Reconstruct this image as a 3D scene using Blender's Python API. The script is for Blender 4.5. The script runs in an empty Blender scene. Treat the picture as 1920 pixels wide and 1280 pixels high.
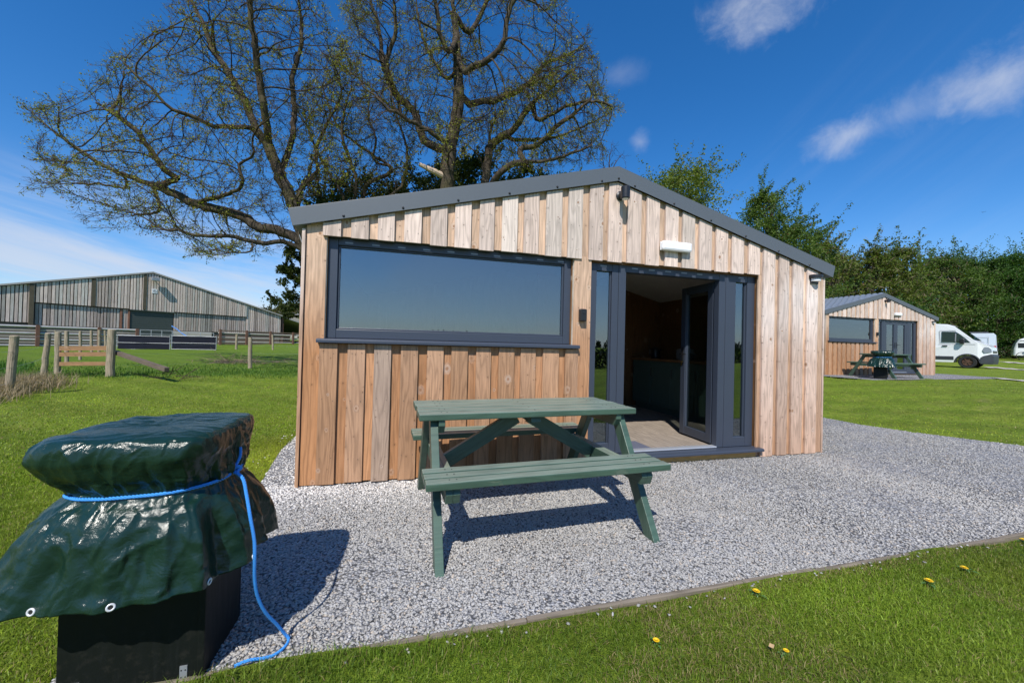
import bpy, bmesh, math, random
import numpy as np
from mathutils import Vector, Matrix, noise as mnoise, kdtree
SC = bpy.context.scene
COL = SC.collection
rng = np.random.default_rng(7)
random.seed(7)
PI = math.pi
# ------------------------------------------------------------------ camera
CAM_POS = np.array([0.8019, -3.4547, 1.1813]); PITCH, ROLL, YAW, FPX = 0.01087, 0.0249, -0.2684, 720.0
def _rot():
    cy, sy, cp, sp = math.cos(YAW), math.sin(YAW), math.cos(PITCH), math.sin(PITCH)
    f = np.array([-sy*cp, cy*cp, sp]); r = np.array([cy, sy, 0.0]); u = np.cross(r, f)
    cr, sr = math.cos(ROLL), math.sin(ROLL)
    return np.array([cr*r+sr*u, -sr*r+cr*u, f])
RT, UP, FW = _rot()
def at(u, v, depth):
    """world point seen at photo position (u, v) at the given distance in metres along the view axis"""
    return CAM_POS + depth*(FW + RT*(u-960)/FPX - UP*(v-640)/FPX)
cam_d = bpy.data.cameras.new('camera'); cam = bpy.data.objects.new('camera', cam_d); COL.objects.link(cam)
cam_d.sensor_fit = 'HORIZONTAL'; cam_d.sensor_width = 36.0; cam_d.lens = 36.0*FPX/1920
cam_d.clip_start = 0.05; cam_d.clip_end = 3000
cam.matrix_world = Matrix(((RT[0], UP[0], -FW[0], CAM_POS[0]), (RT[1], UP[1], -FW[1], CAM_POS[1]), (RT[2], UP[2], -FW[2], CAM_POS[2]), (0, 0, 0, 1)))
SC.camera = cam
# ------------------------------------------------------------------ helpers
def lin(r, g, b):
    f = lambda c: (c/255/12.92) if c/255 <= .04045 else ((c/255+.055)/1.055)**2.4
    return (f(r), f(g), f(b))
def smooth(a, b, x):
    t = np.clip((x-a)/(b-a), 0, 1); return t*t*(3-2*t)
def ground_z(x, y):
    x = np.asarray(x, float); y = np.asarray(y, float)
    zx = np.interp(x, [-200, 8.6, 10.5, 13.6, 34, 46, 75, 400], [0, 0, .10, .43, .50, .86, 1.2, 2.0])
    zy = np.interp(y, [-300, 4, 6, 12, 25, 38, 70, 400], [0, 0, .0, .12, .42, .85, 1.6, 3.0])
    return zx + zy*np.interp(x, [-5, 8, 20], [1, .7, .5])
class MB:
    """collects faces for ONE mesh object"""
    def __init__(s): s.v = []; s.f = []; s.m = []; s.a = []; s.b = []; s.ca = (0, 0, 0); s.cb = (1, 1, 1)
    def add(s, vs, fs, mi=0, A=None):
        o = len(s.v); s.v += [tuple(map(float, p)) for p in vs]; s.f += [tuple(i+o for i in f) for f in fs]; s.m += [mi]*len(fs)
        s.a += A if A is not None else [s.ca]*len(vs); s.b += [s.cb]*len(vs); return s
    def box(s, x0, x1, y0, y1, z0, z1, mi=0, A=None):
        vs = [(x, y, z) for z in (z0, z1) for y in (y0, y1) for x in (x0, x1)]
        return s.add(vs, [(0, 2, 3, 1), (4, 5, 7, 6), (0, 1, 5, 4), (2, 6, 7, 3), (0, 4, 6, 2), (1, 3, 7, 5)], mi, A)
    def bar(s, p, q, w, h, up=(0, 0, 1), mi=0, wood=None):
        """bar from p to q, w across, h along up"""
        p, q, up = Vector(p), Vector(q), Vector(up); d = (q-p).normalized(); sd = d.cross(up).normalized(); u = sd.cross(d).normalized()
        vs = [c+sd*a*w/2+u*b*h/2 for c in (p, q) for b in (-1, 1) for a in (-1, 1)]
        L = (q-p).length; A = None
        if wood is not None: A = [((a*w+b*h)/2, v, wood) for v in (0, L) for b in (-1, 1) for a in (-1, 1)]
        return s.add(vs, [(0, 1, 3, 2), (4, 6, 7, 5), (0, 4, 5, 1), (2, 3, 7, 6), (0, 2, 6, 4), (1, 5, 7, 3)], mi, A)
    def prism(s, poly, d, mi=0, A=None):
        """poly: list of 3D points, extruded by vector d"""
        n = len(poly); vs = list(poly)+[(p[0]+d[0], p[1]+d[1], p[2]+d[2]) for p in poly]
        fs = [tuple(range(n))[::-1], tuple(range(n, 2*n))]+[(i, (i+1) % n, (i+1) % n+n, i+n) for i in range(n)]
        return s.add(vs, fs, mi, A)
    def tube(s, pts, rad, n=8, mi=0, caps=True):
        pts = [Vector(p) for p in pts]; rad = rad if hasattr(rad, '__len__') else [rad]*len(pts)
        vs = []; fs = []; prev = None
        for i, p in enumerate(pts):
            d = (pts[min(i+1, len(pts)-1)]-pts[max(i-1, 0)]).normalized()
            if prev is None: prev = d.orthogonal().normalized()
            prev = (prev-d*prev.dot(d)).normalized(); b = d.cross(prev)
            vs += [p+(prev*math.cos(2*PI*k/n)+b*math.sin(2*PI*k/n))*rad[i] for k in range(n)]
        for i in range(len(pts)-1): fs += [(i*n+k, i*n+(k+1) % n, (i+1)*n+(k+1) % n, (i+1)*n+k) for k in range(n)]
        if caps: fs += [tuple(range(n))[::-1], tuple(range((len(pts)-1)*n, len(pts)*n))]
        return s.add(vs, fs, mi)
    def lathe(s, prof, c, axis=(0, 0, 1), n=16, mi=0, caps=True):
        c = Vector(c); ax = Vector(axis).normalized(); e = ax.orthogonal().normalized(); g = ax.cross(e); vs = []; fs = []
        for r, h in prof: vs += [c+ax*h+(e*math.cos(2*PI*k/n)+g*math.sin(2*PI*k/n))*r for k in range(n)]
        for i in range(len(prof)-1): fs += [(i*n+k, i*n+(k+1) % n, (i+1)*n+(k+1) % n, (i+1)*n+k) for k in range(n)]
        if caps: fs += [tuple(range(n))[::-1], tuple(range((len(prof)-1)*n, len(prof)*n))]
        return s.add(vs, fs, mi)
    def build(s, name, mat, parent=None, smooth=False, bevel=0, loc=None):
        me = bpy.data.meshes.new(name); me.from_pydata(s.v, [], s.f)
        mats = mat if isinstance(mat, (list, tuple)) else [mat]
        for m in mats: me.materials.append(m)
        if len(mats) > 1: me.polygons.foreach_set('material_index', s.m)
        for nm, data in (('bd', s.a), ('tint', s.b)):
            at_ = me.color_attributes.new(nm, 'FLOAT_COLOR', 'POINT')
            at_.data.foreach_set('color', np.c_[np.array(data, np.float32).reshape(-1, 3), np.ones(len(data), np.float32)].ravel())
        bm = bmesh.new(); bm.from_mesh(me); bmesh.ops.recalc_face_normals(bm, faces=bm.faces); bm.to_mesh(me); bm.free()
        if smooth: me.polygons.foreach_set('use_smooth', [True]*len(me.polygons))
        o = bpy.data.objects.new(name, me); COL.objects.link(o)
        if parent: o.parent = parent
        if loc is not None: o.location = loc
        if bevel:
            b = o.modifiers.new('bevel', 'BEVEL'); b.width = bevel; b.segments = 2; b.limit_method = 'ANGLE'; b.angle_limit = .7
            b.harden_normals = False
        return o
def np_mesh(name, V, F, mat, parent=None, tint=None, smooth=False):
    """V (n,3); F list of (m,k) index arrays"""
    me = bpy.data.meshes.new(name); V = np.asarray(V, np.float32)
    me.vertices.add(len(V)); me.vertices.foreach_set('co', V.ravel())
    F = [np.asarray(f, np.int32) for f in F if len(f)]
    li = np.concatenate([f.ravel() for f in F]); lt = np.concatenate([np.full(len(f), f.shape[1], np.int32) for f in F])
    ls = np.concatenate([[0], np.cumsum(lt)[:-1]]).astype(np.int32)
    me.loops.add(len(li)); me.loops.foreach_set('vertex_index', li)
    me.polygons.add(len(lt)); me.polygons.foreach_set('loop_start', ls)
    if smooth: me.polygons.foreach_set('use_smooth', np.ones(len(lt), bool))
    me.update(calc_edges=True); me.validate()
    if tint is not None:
        a = me.color_attributes.new('tint', 'FLOAT_COLOR', 'POINT')
        a.data.foreach_set('color', np.c_[np.asarray(tint, np.float32), np.ones(len(V), np.float32)].ravel())
    me.materials.append(mat)
    o = bpy.data.objects.new(name, me); COL.objects.link(o)
    if parent: o.parent = parent
    return o
def thing(name, label, cat, loc=(0, 0, 0), rz=0, group=None):
    o = bpy.data.objects.new(name, None); COL.objects.link(o); o.location = loc; o.rotation_euler = (0, 0, rz); o.empty_display_size = .2
    return tag(o, label, cat, group)
def tag(o, label=None, cat=None, group=None, kind=None):
    if label: o['label'] = label
    if cat: o['category'] = cat
    if group: o['group'] = group
    if kind: o['kind'] = kind
    return o
def copy_tree(o, parent=None):
    kids = list(o.children); c = o.copy(); COL.objects.link(c)
    if parent: c.parent = parent
    for k in kids: copy_tree(k, c)
    return c
# ------------------------------------------------------------------ materials
class Mat:
    def __init__(s, name):
        s.m = bpy.data.materials.new(name); s.m.use_nodes = True; s.t = s.m.node_tree; s.t.nodes.clear()
        s.out = s.t.nodes.new('ShaderNodeOutputMaterial')
    def n(s, typ, ins=None, **props):
        nd = s.t.nodes.new('ShaderNode'+typ)
        for k, v in props.items(): setattr(nd, k, v)
        for k, v in (ins or {}).items(): s.set(nd.inputs[k], v)
        return nd
    def set(s, sock, v):
        if isinstance(v, bpy.types.NodeSocket): s.t.links.new(v, sock)
        else:
            if sock.type == 'RGBA' and len(v) == 3: v = (*v, 1)
            sock.default_value = v
    def math(s, op, a, b=0.0, c=0.0, clamp=False):
        nd = s.n('Math', {0: a, 1: b, 2: c}, operation=op); nd.use_clamp = clamp; return nd.outputs[0]
    def vm(s, op, a, b=(0, 0, 0), out=0):
        nd = s.n('VectorMath', {0: a}, operation=op)
        if op == 'SCALE': s.set(nd.inputs['Scale'], b)
        else: s.set(nd.inputs[1], b)
        return nd.outputs[out]
    def mix(s, f, a, b, blend='MIX'):
        nd = s.n('Mix', data_type='RGBA', blend_type=blend); s.set(nd.inputs[0], f); s.set(nd.inputs[6], a); s.set(nd.inputs[7], b); return nd.outputs[2]
    def ramp(s, f, stops, interp='LINEAR'):
        nd = s.n('ValToRGB', {0: f}); cr = nd.color_ramp; cr.interpolation = interp
        while len(cr.elements) < len(stops): cr.elements.new(.5)
        for e, (p, c) in zip(cr.elements, stops): e.position = p; e.color = (*c, 1) if len(c) == 3 else c
        return nd.outputs[0]
    def step(s, x, a, b):
        nd = s.n('MapRange', {0: x, 1: a, 2: b, 3: 0.0, 4: 1.0}, interpolation_type='SMOOTHSTEP'); return nd.outputs[0]
    def noise(s, vec, scale, detail=3, rough=.55, dim='3D', dist=0.0):
        return s.n('TexNoise', {'Vector': vec, 'Scale': scale, 'Detail': detail, 'Roughness': rough, 'Distortion': dist}, noise_dimensions=dim).outputs[0]
    def obj(s): return s.n('TexCoord').outputs['Object']
    def geo(s): return s.n('NewGeometry').outputs['Position']
    def attr(s, name, out='Vector'): return s.n('Attribute', attribute_name=name).outputs[out]
    def bump(s, h, strength=.3, dist=.01): return s.n('Bump', {'Height': h, 'Strength': strength, 'Distance': dist}).outputs[0]
    def pbsdf(s, color, rough=.7, normal=None, metal=0.0, spec=.5, **kw):
        ins = {'Base Color': color, 'Roughness': rough, 'Metallic': metal, 'Specular IOR Level': spec}; ins.update(kw)
        if normal is not None: ins['Normal'] = normal
        b = s.n('BsdfPrincipled', ins); s.t.links.new(b.outputs[0], s.out.inputs[0]); return b
def simple(name, c, rough=.6, metal=0.0, var=.15, scale=8.0, bump=0.0, bscale=60.0, spec=.5):
    """plain material with uneven colour, uneven gloss and a fine surface bump"""
    m = Mat(name); o = m.obj(); n = m.noise(o, scale, 5, .6); n2 = m.noise(o, bscale, 3)
    k = m.math('MULTIPLY_ADD', n, 2*var, 1-var)
    col = m.vm('SCALE', m.vm('ADD', c, (0, 0, 0)), k)
    rr = m.math('MULTIPLY_ADD', n2, .2, rough-.1)
    m.pbsdf(col, rr, m.bump(n2, bump, .01) if bump else None, metal, spec)
    return m.m
def wood_mat(name, base=None, grain=.5, knots=1.0, rough=.75, blotch=.25, knot_cell=3.0, dark=(.32, .17, .09), spec=.25, wear=None, faded_sheen=None):
    """boards: attribute bd = (across, along, random id); tint = board colour"""
    m = Mat(name); bd = m.attr('bd'); tint = m.attr('tint', 'Color') if base is None else base
    sp = m.n('SeparateXYZ', {0: bd}); u, v, r = sp.outputs
    uu = m.math('MULTIPLY_ADD', r, 37.3, u); vv = m.math('MULTIPLY_ADD', r, 91.7, v)
    P = m.n('CombineXYZ', {0: uu, 1: vv, 2: 0.0}).outputs[0]
    # knots: one cell may hold one
    kv = m.n('CombineXYZ', {0: m.math('MULTIPLY', uu, 7.0), 1: m.math('MULTIPLY', vv, knot_cell), 2: 0.0}).outputs[0]
    vor = m.n('TexVoronoi', {'Vector': kv, 'Scale': 1.0, 'Randomness': .85}, voronoi_dimensions='2D')
    pos = vor.outputs['Position']
    dv = m.vm('SUBTRACT', kv, pos)
    ds = m.n('SeparateXYZ', {0: dv}).outputs
    dx = m.math('DIVIDE', ds[0], 7.0); dy = m.math('DIVIDE', ds[1], knot_cell*1.25)
    d = m.math('SQRT', m.math('ADD', m.math('MULTIPLY', dx, dx), m.math('MULTIPLY', dy, dy)))
    has = m.n('SeparateXYZ', {0: vor.outputs['Color']}).outputs
    ksize = m.math('MULTIPLY_ADD', m.math('MULTIPLY', has[1], has[1]), .014, .0035)
    wob = m.noise(P, 60.0, 2); d = m.math('MULTIPLY', d, m.math('MULTIPLY_ADD', wob, .9, .55))
    on = m.math('GREATER_THAN', has[0], .48)
    kn = m.math('MULTIPLY', on, m.math('SUBTRACT', 1.0, m.step(d, m.math('MULTIPLY', ksize, .75), ksize)))
    halo = m.math('MULTIPLY', on, m.math('SUBTRACT', 1.0, m.step(d, ksize, m.math('MULTIPLY', ksize, 3.2))))
    # grain: lines along the board that swerve round the knots and form arches
    lowv = m.n('CombineXYZ', {0: m.math('MULTIPLY', uu, 9.0), 1: m.math('MULTIPLY', vv, 1.1), 2: 0.0}).outputs[0]
    low = m.noise(lowv, 1.0, 2, .5)
    ph = m.math('ADD', m.math('MULTIPLY', uu, 120.0), m.math('MULTIPLY', low, 44.0))
    ph = m.math('ADD', ph, m.math('MULTIPLY', halo, 7.0))
    ring = m.math('MULTIPLY_ADD', m.math('SINE', ph), .5, .5)
    fv = m.n('CombineXYZ', {0: m.math('MULTIPLY', uu, 330.0), 1: m.math('MULTIPLY', vv, 9.0), 2: 0.0}).outputs[0]
    fine = m.noise(fv, 1.0, 3, .6)
    stk = m.noise(m.n('CombineXYZ', {0: m.math('MULTIPLY', uu, 75.0), 1: m.math('MULTIPLY', vv, 1.6), 2: 5.0}).outputs[0], 1.0, 4, .65)
    bl = m.noise(m.n('CombineXYZ', {0: m.math('MULTIPLY', uu, 14.0), 1: m.math('MULTIPLY', vv, 3.2), 2: 1.0}).outputs[0], 1.0, 4, .6)
    ring = m.math('POWER', ring, 2.2)
    g = m.math('MULTIPLY_ADD', ring, -.34*grain, 1+.10*grain)
    g = m.math('MULTIPLY', g, m.math('MULTIPLY_ADD', fine, .5*grain, 1-.25*grain))
    g = m.math('MULTIPLY', g, m.math('MULTIPLY_ADD', bl, 2*blotch, 1-blotch))
    g = m.math('MULTIPLY', g, m.math('MULTIPLY_ADD', m.step(stk, .30, .66), .34*grain, 1-.24*grain))
    col = m.vm('SCALE', tint, g)
    gs = m.vm('SCALE', m.vm('ADD', (.62, .54, .47), (0, 0, 0)), m.math('MULTIPLY_ADD', fine, .5, .75))
    if knots:
        col = m.mix(m.math('MULTIPLY', m.math('MULTIPLY', halo, has[2]), .42*knots), col, gs)
        col = m.mix(m.math('MULTIPLY', kn, .8*knots), col, dark)
        kr = m.math('MULTIPLY', on, m.math('MULTIPLY', m.step(d, 0.0, .004), m.math('SUBTRACT', 1.0, m.step(d, .004, .007))))
        col = m.mix(m.math('MULTIPLY', kr, .3*knots), col, (.12, .06, .035))
    if knots >= 1:
        kv2 = m.n('CombineXYZ', {0: m.math('MULTIPLY', uu, 16.0), 1: m.math('MULTIPLY', vv, 9.0), 2: 0.0}).outputs[0]
        v2 = m.n('TexVoronoi', {'Vector': kv2, 'Scale': 1.0, 'Randomness': 1.0}, voronoi_dimensions='2D'); q = m.n('SeparateXYZ', {0: m.vm('SUBTRACT', kv2, v2.outputs['Position'])}).outputs
        qx = m.math('DIVIDE', q[0], 16.0); qy = m.math('DIVIDE', q[1], 9.0); d2 = m.math('SQRT', m.math('ADD', m.math('MULTIPLY', qx, qx), m.math('MULTIPLY', qy, qy))); h2 = m.n('SeparateXYZ', {0: v2.outputs['Color']}).outputs
        on2 = m.math('GREATER_THAN', h2[0], .80); sz = m.math('MULTIPLY_ADD', h2[1], .0045, .002)
        col = m.mix(m.math('MULTIPLY', on2, m.math('MULTIPLY', m.math('SUBTRACT', 1.0, m.step(d2, m.math('MULTIPLY', sz, .6), sz)), .8)), col, (.11, .055, .03))
        col = m.mix(m.math('MULTIPLY', on2, m.math('MULTIPLY', m.math('SUBTRACT', 1.0, m.step(d2, sz, m.math('MULTIPLY', sz, 4.5))), .3)), col, m.vm('SCALE', col, .6))
    if faded_sheen is not None:      # upper faces paler: weather fading plus grazing sheen painted into the colour
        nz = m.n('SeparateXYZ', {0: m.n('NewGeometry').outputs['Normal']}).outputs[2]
        col = m.mix(m.math('MULTIPLY', m.step(nz, .55, .95), m.math('MULTIPLY_ADD', bl, .5, .55)), col, m.vm('SCALE', m.vm('ADD', faded_sheen, (0, 0, 0)), g))
    if wear is not None:
        wn = m.noise(m.n('CombineXYZ', {0: m.math('MULTIPLY', uu, 70.0), 1: m.math('MULTIPLY', vv, 9.0), 2: 2.0}).outputs[0], 1.0, 5, .7)
        col = m.mix(m.math('MULTIPLY', m.step(wn, .60, .72), .45), col, wear)
    h = m.math('ADD', m.math('MULTIPLY', fine, .6), m.math('MULTIPLY', ring, .4))
    m.pbsdf(col, rough, m.bump(h, .35, .004), 0.0, spec)
    return m.m
# ------------------------------------------------------------------ material library
W_CLAD = wood_mat('larch_cladding', None, .72, 1.0, .8, .26)
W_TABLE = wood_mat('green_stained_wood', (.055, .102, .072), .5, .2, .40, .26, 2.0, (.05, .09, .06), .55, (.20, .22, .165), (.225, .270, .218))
W_DECK = wood_mat('deck_boards', (.30, .25, .205), .6, .5, .75, .3)
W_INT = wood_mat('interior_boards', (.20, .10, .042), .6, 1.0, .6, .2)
W_FRESH = wood_mat('fresh_timber', (.56, .33, .11), .4, .4, .7, .2)
W_GREY = wood_mat('weathered_boards', None, .6, .3, .9, .35)
W_EDGE = wood_mat('edging_board', (.21, .175, .135), .7, .3, .9, .4)
M_ANTH = simple('anthracite_frame', lin(60, 67, 80), .38, 0, .05, 3, .04, 400)
M_STEEL = simple('grey_coated_steel', lin(90, 96, 102), .45, 0, .06, 2.5, .05, 300)
M_ROOF = simple('grey_roof_sheet', lin(108, 116, 126), .4, 0, .08, 3)
M_BLACK = simple('black_plastic', (.018, .018, .02), .35, 0, .2, 10)
M_DARK = simple('dark_void', (.012, .012, .012), .9)
M_WHITE = simple('white_plastic', (.82, .83, .84), .4, 0, .04, 6)
M_ALU = simple('aluminium', (.72, .74, .78), .35, .6, .06, 20)
M_GALV = simple('galvanised_steel', (.38, .40, .42), .5, .5, .18, 12, .05, 40)
def enamel():
    m = Mat('black_enamel'); o = m.obj(); z = m.n('SeparateXYZ', {0: o}).outputs[2]; n = m.noise(o, 30.0, 6, .7); n2 = m.noise(m.n('Mapping', {'Vector': o, 'Scale': (40, 40, 5)}).outputs[0], 1.0, 4, .6)
    spl = m.math('MULTIPLY', m.step(n, .50, .66), m.math('MULTIPLY_ADD', m.step(z, .30, .0), .40, .05)); c = m.mix(spl, (.006, .008, .007), (.030, .028, .023)); c = m.mix(m.math('MULTIPLY', m.step(n2, .55, .75), .08), c, (.04, .045, .045))
    m.pbsdf(c, m.math('MULTIPLY_ADD', n2, .3, .35), m.bump(n2, .05, .004), 0, .25); return m.m
M_BBQ = enamel()
M_CEIL = simple('white_ceiling', (.62, .61, .58), .8)
M_GREEN = simple('green_cupboard_paint', (.085, .14, .118), .5)
M_TOP = wood_mat('worktop_oak', (.24, .13, .06), .5, .2, .5)
M_MAT = simple('grey_mat', lin(92, 96, 112), .95, 0, .2, 90, .4, 500)
M_RUB = simple('tyre_rubber', (.018, .018, .018), .85)
M_RUST = simple('rusty_rim', (.13, .07, .045), .6, .3, .5, 12)
M_CONC = simple('pale_concrete', (.50, .46, .40), .9, 0, .2, 1.2, .3, 20)
M_FIBRE = simple('fibre_cement_roof', (.42, .40, .37), .9, 0, .15, .6)
M_RAIL = simple('dull_rail_steel', (.50, .49, .47), .55, .3, .3, 2.5)
M_RUSTPOST = simple('rusty_post', (.15, .075, .05), .85, 0, .35, 3)
M_SHUT = simple('green_shutter', (.068, .082, .075), .6, 0, .1, 2)
M_BLKSHEET = simple('black_sheet', (.012, .014, .024), .85, 0, .3, 3, spec=.15)
M_BRASS = simple('brass', (.55, .38, .12), .3, 1)
def glass_mat(name, refl, tint):
    m = Mat(name); lw = m.n('LayerWeight', {0: .35}).outputs['Facing']
    f = m.math('MULTIPLY_ADD', m.math('POWER', lw, 3.0), 1-refl, refl, clamp=True)
    o = m.obj(); nrm = m.bump(m.noise(o, 1.3, 2), .03, .05)
    gl = m.n('BsdfGlossy', {'Color': (.86, .96, 1.0, 1), 'Roughness': .012, 'Normal': nrm}); tr = m.n('BsdfTransparent', {'Color': (*tint, 1)})
    mx = m.n('MixShader', {0: f, 1: tr.outputs[0], 2: gl.outputs[0]}); m.t.links.new(mx.outputs[0], m.out.inputs[0]); return m.m
M_GLASS = glass_mat('window_glass', .20, (.60, .63, .62))
M_DGLASS = glass_mat('door_glass', .05, (.62, .68, .66))
M_VGLASS = glass_mat('vehicle_glass', .10, (.22, .27, .26))
def round_post_mat():
    m = Mat('weathered_round_post'); o = m.obj(); s = m.n('Mapping', {'Vector': o, 'Scale': (60, 60, 3.0)}).outputs[0]
    f = m.noise(s, 1.0, 4, .6); b = m.noise(o, 5.0, 4, .6)
    c = m.ramp(f, [(.25, (.10, .085, .06)), (.5, (.33, .27, .19)), (.8, (.50, .42, .31))])
    c = m.mix(m.math('MULTIPLY', m.step(b, .5, .7), .45), c, (.17, .19, .11))
    m.pbsdf(c, .9, m.bump(f, .6, .01), 0, .2); return m.m
M_POST = round_post_mat()
def bark_mat(name, c1, c2, moss):
    m = Mat(name); o = m.obj(); s = m.n('Mapping', {'Vector': o, 'Scale': (9, 9, 2.2)}).outputs[0]
    f = m.noise(s, 1.0, 5, .65); b = m.noise(o, 1.1, 4, .6)
    c = m.ramp(f, [(.3, c1), (.7, c2)]); c = m.mix(m.math('MULTIPLY', m.step(b, .46, .68), .5), c, moss)
    m.pbsdf(c, .95, m.bump(f, .7, .03), 0, .15); return m.m
M_BARK = bark_mat('bark', (.025, .020, .015), (.115, .092, .068), (.085, .078, .032))
M_TWIG = bark_mat('twig_bark', (.036, .027, .020), (.10, .073, .052), (.09, .078, .032))
def leaf_mat(name, rough=.55, trans=.35):
    m = Mat(name); t = m.attr('tint', 'Color'); b = m.n('BsdfPrincipled', {'Base Color': t, 'Roughness': rough, 'Specular IOR Level': .3})
    tr = m.n('BsdfTranslucent', {'Color': m.vm('MULTIPLY', t, (1.25, 1.3, .6))})
    mx = m.n('MixShader', {0: trans, 1: b.outputs[0], 2: tr.outputs[0]}); m.t.links.new(mx.outputs[0], m.out.inputs[0]); return m.m
M_LEAF = leaf_mat('leaf'); M_GRASS = leaf_mat('grass_blade', .5, .30)
def stone_mat():
    m = Mat('crushed_stone'); t = m.attr('tint', 'Color'); o = m.geo(); f = m.noise(o, 190.0, 4, .65)
    c = m.vm('SCALE', t, m.math('MULTIPLY_ADD', f, .7, .65)); m.pbsdf(c, .85, m.bump(f, .35, .003), 0, .3); return m.m
M_STONE = stone_mat()
# ------------------------------------------------------------------ sky and sun
SUN_DIR = np.array([-.38, -.79, 1.0]); SUN_DIR /= np.linalg.norm(SUN_DIR)
SUN_EL = math.asin(SUN_DIR[2]); SUN_ROT = math.atan2(SUN_DIR[0], SUN_DIR[1])
sd = bpy.data.lights.new('sun', 'SUN'); sd.energy = 4.3; sd.angle = math.radians(.53); sd.color = (1.0, .955, .88)
so = bpy.data.objects.new('sun', sd); COL.objects.link(so); so.location = (0, -20, 30)
so.rotation_euler = Vector(-SUN_DIR).to_track_quat('-Z', 'Y').to_euler()
def make_world():
    w = bpy.data.worlds.new('World'); SC.world = w; w.use_nodes = True; t = w.node_tree; t.nodes.clear()
    m = Mat.__new__(Mat); m.t = t; m.out = t.nodes.new('ShaderNodeOutputWorld')
    sky = m.n('TexSky', sky_type='NISHITA', sun_disc=False, sun_elevation=SUN_EL, sun_rotation=SUN_ROT, altitude=0, air_density=1.0, dust_density=.12, ozone_density=2.2)
    hs = m.n('HueSaturation', {'Hue': .497, 'Saturation': 1.42, 'Value': SKY_VAL, 'Color': sky.outputs[0]}).outputs[0]; hs = m.mix(.022, m.vm('MULTIPLY', hs, (.98, 1.0, 1.19)), tuple(c*SKY_CLOUD for c in (.9, .95, 1.25)))
    D = m.n('TexCoord').outputs['Generated']; D = m.vm('NORMALIZE', D)
    sp = m.n('SeparateXYZ', {0: D}).outputs; z = sp[2]
    n1 = m.noise(D, 11.0, 8, .62, dist=.3); n2 = m.noise(D, 3.0, 4, .55)
    def blob(d, sx, sz, amp, tilt=0.0, soft=.55):
        d = Vector(d).normalized(); e = Vector((0, 0, 1)).cross(d).normalized(); f = d.cross(e)
        e, f = e*math.cos(tilt)+f*math.sin(tilt), f*math.cos(tilt)-e*math.sin(tilt)
        a = m.math('DIVIDE', m.vm('DOT_PRODUCT', D, tuple(e), out=1), sx); b = m.math('DIVIDE', m.vm('DOT_PRODUCT', D, tuple(f), out=1), sz)
        r = m.math('SQRT', m.math('ADD', m.math('MULTIPLY', a, a), m.math('MULTIPLY', b, b)))
        fr = m.math('GREATER_THAN', m.vm('DOT_PRODUCT', D, tuple(d), out=1), 0.0)
        k = m.math('ADD', m.math('MULTIPLY', m.math('SUBTRACT', 1.0, r), .80), m.math('MULTIPLY', m.math('SUBTRACT', n1, .5), 1.9))
        return m.math('MULTIPLY', m.math('MULTIPLY', m.step(k, 0.0, soft*2.1), amp), fr)
    cl = blob((.60, .52, .625), .13, .075, .68)
    for d, sx, sz, amp, tl in (((.770, .500, .398), .100, .046, .60, -.0), ((.800, .455, .410), .12, .055, .34, -.12), ((.842, .372, .418), .10, .055, .60, -.1), ((.487, .743, .459), .03, .03, .30, .6), ((.42, .72, .58), .06, .03, .14, 0)):
        cl = m.math('MAXIMUM', cl, blob(d, sx, sz, amp, tl))
    # thin high cirrus, streaked, mostly low in the sky to the north-west and faint to the east
    az = m.math('ARCTAN2', sp[0], sp[1])
    cv = m.n('CombineXYZ', {0: m.math('MULTIPLY', az, 2.2), 1: m.math('MULTIPLY_ADD', z, 16.0, m.math('MULTIPLY', az, 2.4)), 2: 0.0}).outputs[0]
    c1 = m.noise(cv, 1.0, 7, .62, dist=.5)
    west = m.math('MULTIPLY', m.step(az, .15, -.35), m.math('MULTIPLY', m.step(z, .31, .12), m.step(m.math('ABSOLUTE', az), 2.4, 1.6)))
    cir = m.math('MULTIPLY', m.step(c1, .34, .68), m.math('MULTIPLY', west, .78))
    cv2 = m.n('CombineXYZ', {0: m.math('MULTIPLY', az, 2.0), 1: m.math('MULTIPLY_ADD', z, 13.0, m.math('MULTIPLY', az, -8.0)), 2: 3.0}).outputs[0]
    c2 = m.noise(cv2, 1.0, 6, .6, dist=.3)
    east = m.math('MULTIPLY', m.step(az, .5, .95), m.math('MULTIPLY', m.step(z, .62, .3), m.step(az, 2.4, 1.6)))
    cir = m.math('MAXIMUM', cir, m.math('MULTIPLY', m.step(c2, .45, .75), m.math('MULTIPLY', east, .05)))
    # unseen cloud veil behind the camera, shaped for window reflections and fill light
    south = m.math('MULTIPLY', m.math('MULTIPLY', m.step(sp[1], -.15, -.6), m.step(z, .62, .25)), m.step(n2, .30, .66))
    cl = m.math('MAXIMUM', cl, m.math('MULTIPLY', south, .28))
    cl = m.math('MAXIMUM', cl, cir)
    hor = m.math('MULTIPLY', m.step(z, .26, -.03), m.math('MULTIPLY_ADD', m.step(sp[1], .2, -.4), .20, .36))
    col = m.mix(hor, hs, tuple(c*SKY_CLOUD for c in (.50, .76, 1.10)))
    col = m.mix(cl, col, tuple(c*SKY_CLOUD for c in (1.02, 1.08, 1.22)))
    bg = m.n('Background', {'Color': col, 'Strength': .1}); t.links.new(bg.outputs[0], m.out.inputs[0])
SKY_VAL = 1.10; SKY_CLOUD = 5.6
make_world()
SC.view_settings.view_transform = 'Standard'; SC.view_settings.look = 'None'; SC.view_settings.exposure = 0.28; SC.view_settings.gamma = 1.0
SC.cycles.max_bounces = 6; SC.cycles.diffuse_bounces = 2; SC.cycles.transparent_max_bounces = 12; SC.cycles.use_denoising = True
SC.cycles.sample_clamp_indirect = 6.0
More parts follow.
